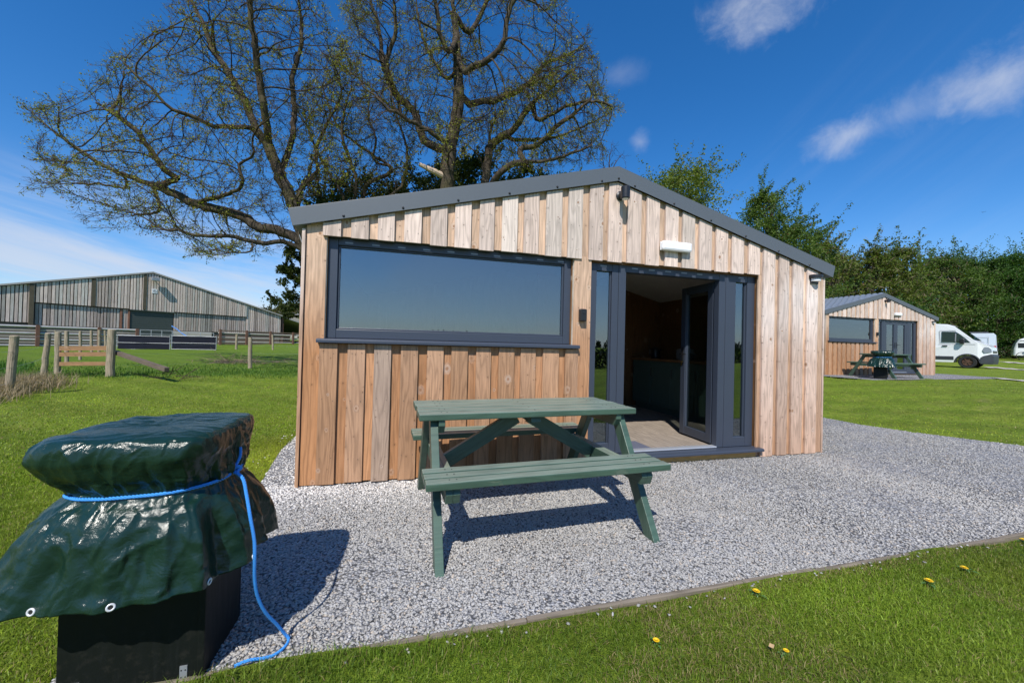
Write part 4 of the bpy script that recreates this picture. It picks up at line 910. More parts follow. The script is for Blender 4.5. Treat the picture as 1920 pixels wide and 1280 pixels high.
# ------------------------------------------------------------------ the barn and its yard
BA = np.array([-17.208, 30.488]); BD = np.array([.717, .697]); BD /= np.linalg.norm(BD); BN = np.array([BD[1], -BD[0]])   # BN points towards the camera
BARN_RZ = math.atan2(BD[1], BD[0])
def barn_w(s, o): p = BA+BD*s+BN*o; return float(p[0]), float(p[1])
def barn():
    t = thing('barn', 'wide weathered grey slatted barn with low pitched roof beyond the field', 'barn', (BA[0], BA[1], .60), BARN_RZ)
    Z0 = .60; R = random.Random(5); B = MB(); E0, E1 = -8.9, 9.17
    top = lambda s: (5.80-.262*s if s > 0 else 5.80+.285*s)-Z0
    s = E0
    while s < E1-.02:
        w = .116+R.uniform(-.012, .012); g = .47+.22*R.random(); gr = np.array([1.16, .96, .83]) if R.random() < .65 else np.array([1.02, .94, .83])
        if R.random() < .15: g *= .7
        a, b = s, min(s+w, E1); r = R.random()
        def slat(z0, z1a, z1b, y, k=1.0):
            B.cb = tuple(g*k*gr); pr = [(a, y, z0), (b, y, z0), (b, y, z1b), (a, y, z1a)]
            B.prism(pr, (0, -.025, 0), 0, [(p[0], p[2]*.5, r) for p in pr]*2)
        ta, tb = top(a)-.04, top(b)-.04; door = -1.12 < (a+b)/2 < 1.28
        mid = (a+b)/2
        if mid < -5.5: slat(1.85-Z0, ta, tb, -.10)
        elif mid > 6.3: slat(1.78-Z0, ta, tb, -.10)
        else:
            slat((3.10 if not door else 3.06)-Z0, ta, tb, -.16)
            if not door: slat((1.72 if mid < 0 else 1.70)-Z0, 3.02-Z0, 3.02-Z0, -.05, .78)
        s += .155
    B.build('cladding', W_GREY, t)
    K = MB(); K.prism([(E0, 0, 0), (E1, 0, 0), (E1, 0, top(E1)-.06), (0, 0, top(0)-.06), (E0, 0, top(E0)-.06)], (0, .1, 0)); K.prism([(E1, .1, 0), (E1, 24, 0), (E1, 24, top(E1)-.1), (E1, .1, top(E1)-.1)], (-.1, 0, 0)); K.prism([(E0, .1, 0), (E0, 24, 0), (E0, 24, top(E0)-.1), (E0, .1, top(E0)-.1)], (.1, 0, 0))
    K.build('inner_wall', simple('barn_inside', (.16, .13, .11), .95), t)
    G = MB()
    for e in (E0, E1):
        x1 = e+(.35 if e > 0 else -.35); G.prism([(x1, -.25, top(x1)), (0, -.25, top(0)), (0, -.25, top(0)+.10), (x1, -.25, top(x1)+.10)], (0, 24.4, 0))
    G.build('roof', M_FIBRE, t)
    P = MB()
    for s_, z0, z1 in ((-5.5, .9, top(-5.5)), (-2.93, 3.1-Z0, top(-2.93)), (-.4, 3.1-Z0, top(-.4))): P.box(s_-.09, s_+.09, -.21, -.125 if s_ < -5 else -.186, z0, z1-.05)
    P.build('post', simple('dark_stained_post', (.10, .085, .055), .9, 0, .3, 4), t)
    P = MB(); P.box(-1.62, -1.52, -.12, -.078, 1.1, 2.42); P.box(-1.22, -1.13, -.12, -.04, 1.0, 2.42); P.build('red_post', simple('red_brown_post', (.25, .12, .075), .9, 0, .3, 4), t)
    D = MB()
    for k in range(27): D.box(-1.1, 1.26, -.075+.012*(k % 2), -.03, .45+k*.073, .45+(k+1)*.073-.001)
    D.box(-1.14, 1.30, -.185, -.077, 2.40, 2.46); o = D.build('roller_door', M_SHUT, t)
    W = MB(); W.box(1.32, 3.75, -.14, -.03, .0, 1.06); W.build('block_wall', M_CONC, t)
    L = MB(); L.box(-.16, .28, -.62, -.36, 4.62, 4.86); L.tube([(.05, -.17, 4.75), (.05, -.37, 4.75)], .03, 6); L.build('floodlight', M_GALV, t, bevel=.02)
    S = MB(); S.box(-.03, .27, -.205, -.187, 3.74, 4.06); sg = S.build('sign', M_WHITE, t)
    S = MB(); S.tube([(.12+.08*math.cos(a), -.209, 3.90+.08*math.sin(a)) for a in np.linspace(0, 2*PI, 14)], .012, 5); S.tube([(.12, -.209, 3.90), (.12, -.209, 3.96)], .012, 5); S.build('sign_mark', simple('grey_print', (.25, .25, .27), .7), sg)
    return t
barn()
# black lean-to and farther grey shed at the right end of the barn
def leanto():
    t = thing('lean_to_shed', 'open fronted dark shed against the right end of the barn', 'shed', (*barn_w(9.3, 0), .9), BARN_RZ)
    b = MB(); b.prism([(.0, -.1, 2.42), (5.5, -.1, .95), (5.5, -.1, 1.06), (.0, -.1, 2.53)], (0, 12, 0)); b.build('roof', M_FIBRE, t)
    b = MB(); b.box(.05, 5.4, 8, 8.1, -.2, 1.0); b.build('back_wall', M_DARK, t)
    b = MB(); b.box(.02, .2, -.02, .16, -.2, 2.35); b.box(5.2, 5.36, -.02, .14, -.4, 1.0); b.build('post', M_RUSTPOST, t)
leanto()
def gshed():
    p = at(556, 608, 52); t = thing('stone_shed', 'grey rough walled farm shed with low gable beyond the barn', 'shed', (p[0], p[1], p[2]-1.4), .5)
    b = MB(); b.prism([(-2.4, 0, 0), (6, 0, 0), (6, 0, 2.0), (1.8, 0, 3.1), (-2.4, 0, 2.0)], (0, 8, 0)); b.build('wall', simple('rough_stone_wall', (.34, .31, .26), .95, 0, .35, 2.2, .6, 6), t)
    b = MB()
    for x in (-2.6, 6.2): b.prism([(x, -.1, 2.02), (1.8, -.1, 3.12), (1.8, -.1, 3.2), (x, -.1, 2.10)], (0, 8.2, 0))
    b.build('roof', M_FIBRE, t)
gshed()
# rail barriers in front of the barn
def barrier(name, label, s0, s1, o, posts, rails, zb, mats):
    x, y = barn_w(s0, o); t = thing(name, label, 'fence', (x, y, zb), BARN_RZ, 'rail barriers in the barn yard')
    R = random.Random(int(s0*10))
    for i, (z, h, kind) in enumerate(rails):
        b = MB(); n = max(1, int((s1-s0)/3.2)); dz = R.uniform(-.02, .02)
        if kind: b.tube([(k*(s1-s0)/n, -.02, z+dz*math.sin(k)) for k in range(n+1)], h/2, 8)
        else: b.box(0, s1-s0, -.06, -.01, z-h/2+dz, z+h/2+dz)
        b.build('rail', mats[kind], t)
    for s in posts:
        b = MB(); b.box(s-s0-.075, s-s0+.075, -.16, -.065, -.15, rails[0][0]+.1); b.box(s-s0-.03, s-s0+.03, -.062, .05, -.15, rails[0][0]+.06); b.build('post', M_RUSTPOST, t)
M_OLDWOOD = simple('old_grey_rail', (.36, .32, .27), .9, 0, .3, 2.5)
barrier('rail_barrier', 'long barrier of dull steel and timber rails left of the green roller door', -8.8, -1.05, 1.6, (-5.45, -2.95, -1.15), [(1.20, .13, 1), (1.0, .10, 0), (.80, .13, 1), (.62, .09, 0), (.44, .12, 1), (.27, .08, 0), (.10, .12, 1)], .40, (M_OLDWOOD, M_RAIL))
barrier('rail_barrier', 'lower brown and white rail barrier right of the black sheeted gates', 3.7, 12.5, 1.4, (3.8, 5.7, 7.6, 9.6, 11.6), [(1.18, .08, 0), (1.0, .11, 1), (.82, .07, 0), (.64, .09, 1), (.46, .07, 0), (.30, .09, 1), (.12, .08, 0)], .62, (simple('brown_rail', (.17, .12, .085), .9, 0, .3, 3), simple('whitewashed_rail', (.50, .46, .40), .85, 0, .3, 3)))
# sheeted metal gates
def gate(label, u0, u1, d0, d1):
    a, b = at(u0, 655, d0), at(u1, 655, d1); L = math.hypot(b[0]-a[0], b[1]-a[1]); rz = math.atan2(b[1]-a[1], b[0]-a[0]); zz = min(a[2], b[2])
    t = thing('field_gate', label, 'gate', (a[0], a[1], zz), rz, 'sheeted field gates')
    f = MB()
    for z in (.03, .42, .84): f.tube([(0, 0, z), (L, 0, z)], .011, 8)
    for x in (0, L): f.tube([(x, 0, -.12), (x, 0, .90)], .018, 8)
    f.build('frame', M_GALV, t)
    s = MB(); s.box(.03, L-.03, .03, .036, .04, .83); s.build('sheet', M_BLKSHEET, t)
gate('left half of the galvanised gate pair with black sheeting, nearest the leaning timber', 219, 318, 22.8, 23.6); gate('right half of the galvanised gate pair with black sheeting, nearest the white rail barrier', 321, 405, 23.62, 24.4)
def hurdle(label, u0, u1, v, d0, d1, z1):
    a, b = at(u0, v, d0), at(u1, v, d1); L = math.hypot(b[0]-a[0], b[1]-a[1]); rz = math.atan2(b[1]-a[1], b[0]-a[0])
    t = thing('metal_hurdle', label, 'gate', (a[0], a[1], min(a[2], b[2])), rz, 'galvanised hurdles behind the gates'); f = MB()
    for z in np.linspace(.1, z1, 5): f.tube([(0, 0, z), (L, 0, z)], .018, 6)
    for x in (0, L/3, 2*L/3, L): f.tube([(x, 0, 0), (x, 0, z1+.03)], .020, 6)
    f.build('frame', M_GALV, t)
hurdle('galvanised hurdle standing before the green roller door', 262, 322, 652, 25.2, 26.2, 1.18); hurdle('galvanised hurdle before the pale block wall of the barn', 324, 400, 652, 26.4, 27.3, 1.08)
bp = [at(322, 611, 27.5), at(332, 617, 27.5), at(340, 624, 27.5), at(350, 630, 27.5)]; b = MB(); b.tube(bp, .035, 6); tag(b.build('blue_pipe', simple('blue_pipe_plastic', (.05, .20, .55), .5)), 'thin blue pipe sloping down beside the roller door of the barn', 'pipe')
# ------------------------------------------------------------------ post and wire fence
def post(label, u0, v0, u1, v1, wpx, depth, grp, r_extra=1.0, name='fence_post'):
    p = at(u0, v0, depth); q = at(u1, v1, depth); r = wpx/2/FPX*depth*.96*r_extra/math.sqrt(1+((u0-960)/FPX)**2); z = float(lawn_height(p[0], p[1]))
    d = Vector(q-p); t = MB(); R = random.Random(int(u0)); n = 9; pts = []; rad = []
    for k in range(n):
        f = k/(n-1); pts.append(Vector((0, 0, z-p[2]-.08))*(1-f)+d*f+Vector((R.uniform(-1, 1), R.uniform(-1, 1), 0))*.006); rad.append(r*(1.04-.07*f+R.uniform(-.03, .03)))
    pts.append(pts[-1]+d.normalized()*.012); rad.append(rad[-1]*.8)
    t.tube(pts, rad, 14); o = t.build(name, M_POST, None, smooth=False, loc=tuple(p)); tag(o, label, 'fence post', grp); return p, q
G1 = 'round fence posts of the post and wire fence'
PS = [post('thickest leaning fence post at the left border, in the dead grass', 15, 747, 28, 630, 21, 7.2, G1), post('leaning fence post second from the left border, before the rough grass', 80, 715, 91, 625, 14, 9.5, G1),
      post('fence post at the left end of the small three rail gate', 107, 708, 110, 623, 14, 10.3, G1), post('stout fence post at the right end of the small three rail gate', 206, 708, 210, 618, 19, 10.4, G1),
      post('lone fence post between the brushwood pile and the near cabin', 469, 692, 469, 633, 8.5, 13.9, G1)]
for lab, a in (('short fence post seen just above the small gate, nearest its left end', (125, 688, 125, 621, 10, 12.9)), ('narrow fence post rising from the middle of the small gate', (150, 678, 151, 621, 7, 15.0)), ('thin fence post behind the small gate, third of its row', (172, 662, 171, 620, 6.5, 17.2)),
               ('thin fence post behind the small gate, fourth of its row', (186, 656, 186, 619, 6, 18.8)), ('thin pale fence post close to the left of the stout gate post', (198, 652, 197, 620, 5, 20.5)), ('thin pale post behind the left end of the small gate', (104, 652, 104, 620, 4, 19)),
               ('thin post before the brown barrier, right of the black gates', (443, 651, 444, 627, 5, 26)), ('thin pale post before the brown barrier, nearest the near cabin', (512, 650, 511, 627, 4, 26.5))):
    post(lab, *a, 'thin posts of the far fence')
W = MB()
for z in (.25, .5, .75, .97):
    for a, b in ((0, 1), (1, 2), (3, 4)):
        pa, qa = PS[a]; pb, qb = PS[b]; W.tube([tuple(pa+(qa-pa)*z), tuple((pa+(qa-pa)*z+pb+(qb-pb)*z)/2+np.array([0, 0, -.02])), tuple(pb+(qb-pb)*z)], .0022, 4)
pa, qa = PS[4]
for z in (.25, .5, .75, .97): W.tube([tuple(pa+(qa-pa)*z), (1.2, 13.2, float(ground_z(1.2, 13.2))+z*1.1)], .0022, 4)
pa, qa = PS[0]
for z in (.25, .5, .75, .97): W.tube([tuple(pa+(qa-pa)*z), (-4.6, 2.0, z*1.15)], .0022, 4)
tag(W.build('fence_wire', M_GALV), 'thin strands of galvanised wire strung along the round fence posts', 'fence wire')
t = thing('rail_gate', 'small gate of three brown rails between two round fence posts', 'gate', tuple(at(155, 706, 10.35)))
for v, h in ((653, 8.5), (664, 8), (682, 7)):
    a, b = at(112, v, 10.25), at(203, v-.5, 10.35); c = at(155, 706, 10.35); m_ = MB(); m_.bar(tuple(a-c), tuple(b-c), .035, h/FPX*10.3, (0, 0, 1), 0, v*.013); m_.build('rail', wood_mat('brown_rail_%d' % v, (.30, .17, .085), .6, .4), t)
a, b = at(216, 660, 10.6), at(313, 693, 9.6); m_ = MB(); m_.bar((0, 0, 0), tuple(b-a), .10, .10, (0, 0, 1), 0, .3); tag(m_.build('timber_strut', wood_mat('old_dark_timber', (.15, .115, .085), .7, .3), loc=tuple(a)), 'dark square timber sloping from the stout gate post down to the grass', 'timber')
def twigs(B, c, n, L, spread, flat=.2, r=.008):
    for k in range(n):
        p = Vector((c[0]+rng.normal(0, spread[0]), c[1]+rng.normal(0, spread[1]), 0)); p.z = float(ground_z(p.x, p.y))+abs(rng.normal(0, flat*.5)); d = Vector((rng.normal(), rng.normal(), rng.normal()*flat*1.3)).normalized(); l = L*rng.uniform(.4, 1.3); q = p+d*l*.5+Vector(rng.normal(0, .05, 3)); e = q+(d+Vector(rng.normal(0, .35, 3)*np.array([1, 1, .5]))).normalized()*l*.5
        B.tube([p, q, e], [r, r*.75, r*.4], 4)
        if rng.random() < .6: B.tube([q, q+(d+Vector(rng.normal(0, .7, 3))).normalized()*l*.35], [r*.6, r*.3], 4)
B = MB(); c = at(325, 686, 10.0); twigs(B, c, 9, .7, (.22, .12), .25, .012); tag(B.build('broken_branch', M_TWIG), 'broken bare branch at the low end of the sloping timber', 'branch')
B = MB(); c = at(455, 672, 16.0); twigs(B, c, 130, .8, (.85, .35), .12, .010); tag(B.build('brushwood', simple('dead_brushwood', (.26, .19, .12), .9, 0, .3, 5)), 'low scatter of dead brushwood on the grass', kind='stuff')
# ------------------------------------------------------------------ paths across the right hand field
def hit(u, v):
    lo, hi = 3.0, 120.0
    for d in np.linspace(4, 90, 900):
        p = at(u, v, d)
        if p[2] < ground_z(p[0], p[1]): return p
    return at(u, v, 60)
def path(label, pts, w):
    B = MB(); P = [hit(*p) for p in pts]; vs = []
    dense = [P[i]+(P[i+1]-P[i])*f for i in range(len(P)-1) for f in np.linspace(0, 1, 16)]
    for i, p in enumerate(dense):
        d = dense[min(i+1, len(dense)-1)]-dense[max(i-1, 0)]; n = np.array([-d[1], d[0]])/math.hypot(d[0], d[1])
        for sg in (-1, 1): x, y = p[0]+n[0]*sg*w/2, p[1]+n[1]*sg*w/2; vs.append((x, y, float(lawn_height(x, y))+.03))
    B.add(vs, [(2*i, 2*i+1, 2*i+3, 2*i+2) for i in range(len(dense)-1)]); tag(B.build('path', M_CONC), label, kind='structure')
path('pale path strip in front of the near white van', ((1854, 688.5), (1885, 691.5), (1930, 695)), .55)
path('pale path strip near the farthest van', ((1880, 678.5), (1900, 680), (1930, 682.5)), .6)
path('thin pale path leading on from the far gravel strip', ((1868, 709.5), (1895, 712.5), (1930, 716)), .30)
# ------------------------------------------------------------------ vehicles
def wheel(t, x, y, r, rim_mat, sgn=-1):
    w = thing_part('wheel', t); w.location = (x, y, r)
    b = MB(); b.lathe([(r*.62, -.11), (r*.93, -.115), (r, -.08), (r, .08), (r*.93, .115), (r*.62, .11)], (0, 0, 0), (0, sgn, 0), 36, 0, False); b.build('tyre', M_RUB, w)
    b = MB(); b.lathe([(r*.61, -.02), (r*.61, .06), (r*.55, .085), (r*.5, .05), (r*.15, .06), (r*.12, .09)], (0, 0, 0), (0, sgn, 0), 24, 1)
    for k in range(6):
        a = k*PI/3; b.bar((r*.12*math.cos(a), sgn*.07, r*.12*math.sin(a)), (r*.56*math.cos(a), sgn*.075, r*.56*math.sin(a)), .05, .02, (0, 1, 0), 1)
    b.build('rim', [M_DARK, rim_mat], w)
def paint(name, c): 
    m = Mat(name); o = m.obj(); n = m.noise(o, 3.0, 3); m.pbsdf(m.vm('SCALE', m.vm('ADD', c, (0, 0, 0)), m.math('MULTIPLY_ADD', n, .08, .96)), .25, None, 0, .5, **{'Coat Weight': .5, 'Coat Roughness': .05}); return m.m
M_VWHITE = paint('white_van_paint', (.80, .81, .82)); M_VBLUE = paint('bluish_white_van_paint', (.62, .68, .78)); M_TRIM = simple('dark_bumper_plastic', (.035, .04, .048), .55)
M_LAMP = simple('headlamp_glass', (.20, .23, .27), .12); M_RED = simple('tail_lamp_red', (.50, .02, .03), .25); M_SEAM = simple('panel_seam', (.20, .21, .22), .6)
M_VGLASS2 = glass_mat('windscreen_glass', .14, (.05, .06, .07))
def loft(B, secs, mi=0):
    """secs: list of rings (lists of points of equal length)"""
    n = len(secs[0]); vs = [p for s in secs for p in s]; fs = []
    for i in range(len(secs)-1): fs += [(i*n+k, i*n+(k+1) % n, (i+1)*n+(k+1) % n, (i+1)*n+k) for k in range(n)]
    fs += [tuple(range(n))[::-1], tuple(range((len(secs)-1)*n, len(secs)*n))]; B.add(vs, fs, mi)
def panel_van(label, loc, rz, mat, flip_detail, roof_rack=False, camper=False):
    """front at +x, length about 5.9; local y is the width; wheels on the ground at z = 0"""
    t = thing('camper_van', label, 'van', loc, rz, 'white vans parked beyond the far cabin'); L0, L1 = -4.75, 1.02
    # outline of the side, seen from the right; body is widest at the waist and leans in above it
    top = [(L0, .62), (L0-.01, 1.2), (L0+.05, 2.38), (L0+.18, 2.54), (-1.2, 2.58), (-.80, 2.54), (-.52, 2.40), (-.30, 2.18), (.20, 1.64), (.38, 1.48), (.70, 1.36), (.92, 1.22), (1.00, .98), (1.03, .62), (.98, .34), (.70, .27)]
    bot = [(.52, .27), (.49, .45), (.36, .62), (.19, .73), (0, .77), (-.19, .73), (-.36, .62), (-.49, .45), (-.53, .30), (-3.05, .30), (-3.15, .45), (-3.28, .62), (-3.45, .73), (-3.64, .77), (-3.83, .73), (-4.0, .62), (-4.13, .45), (-4.18, .32), (L0+.03, .32)]
    out = top+bot
    def hw(x, z):
        w = .985-.04*max(0, 1.0-z)**2-.17*max(0, (z-1.25)/1.3)**1.6; 
        if x > .2: w -= .22*((x-.2)/.82)**2
        if x < -4.5: w -= .06*((-4.5-x)/.25)**2
        return w
    B = MB(); secs = []
    for f in (-1, -.97, -.5, 0, .5, .97, 1): secs.append([(x*(1 if abs(f) < .98 else 1)-(0 if abs(f) < .98 else .0), f*hw(x, z), z-(.0 if abs(f) < .98 else 0)) for x, z in out])
    loft(B, secs); body = B.build('body', mat, t, bevel=.03)
    side = -1
    def spanel(nm, pts, m, off=.004, th=.008, par=t):
        b = MB(); n = len(pts); b.add([(x, -(hw(x, z)+off), z) for x, z in pts]+[(x, -(hw(x, z)-th), z) for x, z in pts], [tuple(range(n))]+[(i, (i+1) % n, (i+1) % n+n, i+n) for i in range(n)]); return b.build(nm, m, par)
    spanel('side_window', [(-1.02, 1.48), (.12, 1.45), (-.08, 1.72), (-.34, 1.99), (-.46, 2.10), (-1.02, 2.12)], M_VGLASS if not flip_detail else M_BLACK)
    b = MB()
    for a, c in (((-.46, 1.50), (-.46, 2.0)), ((-1.10, .55), (-1.10, 2.15)), ((-1.10, 1.40), (.30, 1.36)), ((-1.10, 2.18), (-.46, 2.17))):
        z0, z1 = a[1], c[1]; b.bar((a[0], -(hw(a[0], z0)+.006), z0), (c[0], -(hw(c[0], z1)+.006), z1), .013 if a[0] != -.46 else .05, .010, (0, 1, 0), 0)
    b.build('panel_gap', M_SEAM, t)
    spanel('rear_window', [(-3.2, 1.45), (-1.55, 1.45), (-1.55, 2.05), (-3.2, 2.05)], M_VGLASS if camper else mat, .003)
    spanel('side_stripe', [(-3.05, .46), (-.52, .46), (-.52, .66), (-3.05, .66)], M_TRIM, .016, .01)
    # windscreen
    b = MB(); n_ = Vector((.62, 0, .79)).normalized(); P_ = []
    for f in (-1, -.5, 0, .5, 1):
        for q in range(7): x = -.52+.76*q/6; z = float(np.interp(x, [-.52, -.30, .20, .38], [2.40, 2.18, 1.64, 1.48])); P_.append((x+.012, f*(hw(x, z)-.022), z+.018))
    b.add(P_, [(f*7+q, f*7+q+1, f*7+q+8, f*7+q+7) for f in range(4) for q in range(6)]); b.build('windscreen', M_VGLASS2, t)
    # wheel arch trim, bumper, lamp, grille, mirror, handle
    b = MB(); pr = [(.50*math.cos(a), .33+.50*math.sin(a)) for a in np.linspace(.0, PI, 15)]; pin = [(.44*math.cos(a), .33+.43*math.sin(a)) for a in np.linspace(PI, 0, 15)]
    pts = pr+pin; n = len(pts); b.add([(x, -(hw(x, max(z, .4))+.015), z) for x, z in pts]+[(x, -(hw(x, max(z, .4))-.06), z) for x, z in pts], [(i, i+1, n-2-i, n-1-i) for i in range(14)]+[(i, (i+1) % n, (i+1) % n+n, i+n) for i in range(n)]); b.build('arch_trim', M_TRIM, t)
    b = MB(); secs = []
    for f in (-1, -.8, 0, .8, 1): secs.append([(x+(.035 if abs(f) < .9 else 0), f*(hw(min(x, .9), .5)+.014), z) for x, z in ((.47, .26), (1.01, .26), (1.04, .45), (1.05, .70), (.99, .83), (.60, .72), (.47, .62))])
    loft(b, secs); b.build('bumper', M_TRIM, t, bevel=.02)
    spanel('headlight', [(.56, 1.02), (.66, .88), (.99, .93), (.965, 1.10), (.84, 1.20), (.66, 1.22)], M_LAMP, .014, .03)
    b = MB(); b.box(.945, 1.01, -.62, .62, .86, 1.02); b.build('grille', M_BLACK, t, bevel=.01)
    m_ = thing_part('mirror', t); b = MB(); b.box(-.28, -.08, -1.22, -1.00, 1.40, 1.70); b.build('housing', M_BLACK, m_, bevel=.05); b = MB(); b.bar((-.12, -.90, 1.50), (-.16, -1.05, 1.50), .12, .08); b.build('arm', M_BLACK, m_)
    b = MB(); x, z = -.96, 1.27; b.box(x-.02, x+.20, -hw(x, z)-.045, -hw(x, z)-.01, z-.03, z+.03); b.build('handle', M_TRIM, t, bevel=.01)
    b = MB(); b.box(-1.95, -1.72, -hw(-1.8, .56)-.022, -hw(-1.8, .56)-.012, .54, .60); b.build('side_marker', simple('amber_marker', (.6, .2, .03), .4), t)
    for x in (0, -3.64):
        for y in (-.86, .86): wheel(t, x, y, .36, M_RUST if camper else M_GALV, -1 if y < 0 else 1)
    if camper: b = MB(); b.box(-3.2, -1.45, -.42, .42, 2.55, 2.66); b.build('roof_vent', M_WHITE, t, bevel=.04)
    if roof_rack:
        b = MB(); b.box(-4.3, -.9, -.72, .72, 2.60, 2.68); 
        for x in (-4.2, -3.1, -2.0, -1.0): b.box(x-.03, x+.03, -.78, .78, 2.53, 2.605)
        b.build('roof_rack', M_TRIM, t, bevel=.02)
    if flip_detail:   # tail: lamp cluster on the near rear corner
        spanel('tail_light', [(L0+.03, 1.05), (L0+.20, 1.05), (L0+.17, 1.48), (L0+.04, 1.48)], M_RED, .012, .03)
        b = MB(); pts = [(-4.3, 1.35), (-1.5, 1.35), (-1.5, 2.2), (-4.3, 2.2)]
        for (a, c) in zip(pts, pts[1:]+pts[:1]): b.bar((a[0], -(hw(a[0], a[1])+.004), a[1]), (c[0], -(hw(c[0], c[1])+.004), c[1]), .02, .01, (0, 1, 0))
        b.build('panel_crease', M_SEAM, t)
    return t
# near van: heading to the right and slightly towards the camera, its front wheel on the grass
vp = at(1818, 690.5, 22.3); hd = math.atan2(-.74, .67)
def van_front(u, v, depth, rz, fn):
    p = at(u, v, depth); n = np.array([-math.sin(rz), math.cos(rz)]); fn(p, n)
PW = at(1814, 690.5, 22.0); RZ1 = math.atan2(-.95, .27); n1 = np.array([-math.sin(RZ1), math.cos(RZ1)])
V1 = panel_van('white camper van with black bumper, nearest the right wall of the far cabin', (PW[0]+n1[0]*.9, PW[1]+n1[1]*.9, float(ground_z(PW[0], PW[1]))), RZ1, M_VWHITE, False, camper=True)
for k_ in V1.children:
    if k_.type == 'MESH':
        for v_ in k_.data.vertices:
            if v_.co.x > .5: v_.co.x = .5+(v_.co.x-.5)*.74
RZ2 = math.atan2(.90, -.42); PR = at(1869, 689, 27.5); h2 = np.array([math.cos(RZ2), math.sin(RZ2)]); n2 = np.array([-h2[1], h2[0]])
V2 = panel_van('bluish white panel van with black roof rack and red tail lamp behind the camper van', (PR[0]+h2[0]*4.75*.86-n2[0]*.85, PR[1]+h2[1]*4.75*.86-n2[1]*.85, float(ground_z(PR[0], PR[1]))-.05), RZ2, M_VBLUE, True, roof_rack=True)
V2.scale = (.86, -.86, .86)
def caravan():
    p = at(1897, 675, 33); z = float(ground_z(p[0], p[1])); rz = math.atan2(-.89, .45)
    t = thing('caravan', 'small white rounded caravan with dark windows at the right border of the photo', 'caravan', (p[0], p[1], z), rz)
    pr = [(0, .35), (.02, .9), (.12, 1.35), (.30, 1.72), (.55, 1.84), (3.3, 1.86), (3.7, 1.7), (3.85, 1.0), (3.8, .35)]
    b = MB(); secs = [[(x+(.10 if abs(f) > .95 and x < 1 else 0), f*.9, z_-(.10 if abs(f) > .95 and z_ > 1.7 else 0)) for x, z_ in pr] for f in (-1, -.9, .9, 1)]; loft(b, secs); b.build('body', M_VWHITE, t, bevel=.04)
    for y0, y1 in ((-.76, -.06), (.06, .76)):
        q = [(.022, .92), (.105, 1.32)]; b = MB(); b.prism([(q[0][0]+.09-.014*1, y0, q[0][1]), (q[0][0]+.09-.014, y1, q[0][1]), (q[1][0]+.09-.014, y1, q[1][1]), (q[1][0]+.09-.014, y0, q[1][1])], (-.018, 0, .003)); b.build('front_window', M_BLACK, t, bevel=.004)
    b = MB(); b.prism([(.232, -.70, 1.46), (.232, .70, 1.46), (.315, .70, 1.60), (.315, -.70, 1.60)], (-.02, 0, .012)); b.build('top_window', M_TRIM, t)
    for x0, x1 in ((.24, .60), (.68, 1.5), (1.62, 3.2)): b = MB(); b.box(x0, x1, -.912, -.905, 1.02, 1.42); b.build('window', M_VGLASS if False else M_BLACK, t, bevel=.003)
    b = MB(); b.box(.35, 3.5, -.912, -.904, 1.60, 1.66); b.build('awning_rail', M_TRIM, t)
    wheel(t, 1.2, -.82, .30, M_GALV, -1); wheel(t, 1.2, .82, .30, M_GALV, 1)
    b = MB(); b.box(.3, 3.6, -.85, .85, .25, .36); b.build('chassis', M_DARK, t)
    return p, rz
cp, crz = caravan()
# bicycle leaning against the caravan
bk = thing('bicycle', 'dark bicycle leaning against the small caravan at the right border', 'bicycle', (cp[0]+.45*math.cos(crz)+1.1*math.sin(crz), cp[1]+.45*math.sin(crz)-1.1*math.cos(crz), float(ground_z(cp[0], cp[1]))), crz)
for x in (0, 1.02):
    b = MB(); b.tube([(x+.32*math.cos(a), 0, .33+.32*math.sin(a)) for a in np.linspace(0, 2*PI, 25)], .022, 6, caps=False)
    for k in range(6): a = k*PI/6; b.tube([(x+.31*math.cos(a), 0, .33+.31*math.sin(a)), (x-.31*math.cos(a), 0, .33-.31*math.sin(a))], .003, 4)
    b.build('wheel', M_RUB, bk)
b = MB()
for p, q in (((0, 0, .33), (.38, 0, .33)), ((0, 0, .33), (.30, 0, .78)), ((.38, 0, .33), (.28, 0, .86)), ((.38, 0, .33), (.86, 0, .80)), ((.31, 0, .76), (.86, 0, .82)), ((.84, 0, .92), (1.02, 0, .33))): b.tube([p, q], .018, 6)
b.build('frame', M_BLACK, bk); b = MB(); b.tube([(.84, -.28, .98), (.84, 0, .93), (.84, .28, .98)], .014, 6); b.build('handlebar', M_BLACK, bk); b = MB(); b.box(.16, .38, -.06, .06, .86, .91); b.build('saddle', M_BLACK, bk, bevel=.02)
# a bird high over the right hand wood
bp_ = at(1843, 398, 70); t = thing('bird', 'tiny dark bird flying in the blue sky over the right hand wood', 'bird', tuple(bp_), .6)
b = MB(); b.lathe([(.004, -.17), (.03, -.12), (.05, -.02), (.045, .06), (.028, .10), (.03, .13), (.004, .17)], (0, 0, 0), (1, 0, 0), 10)
for s in (-1, 1): b.add([(.06, s*.04, .01), (.08, s*.24, .09), (.0, s*.46, .05), (-.05, s*.24, .07), (-.06, s*.04, .01)], [(0, 1, 2, 3, 4)])
b.add([(-.16, .0, 0), (-.27, .06, 0), (-.26, -.06, 0)], [(0, 1, 2)]); b.build('body', M_BLACK, t)
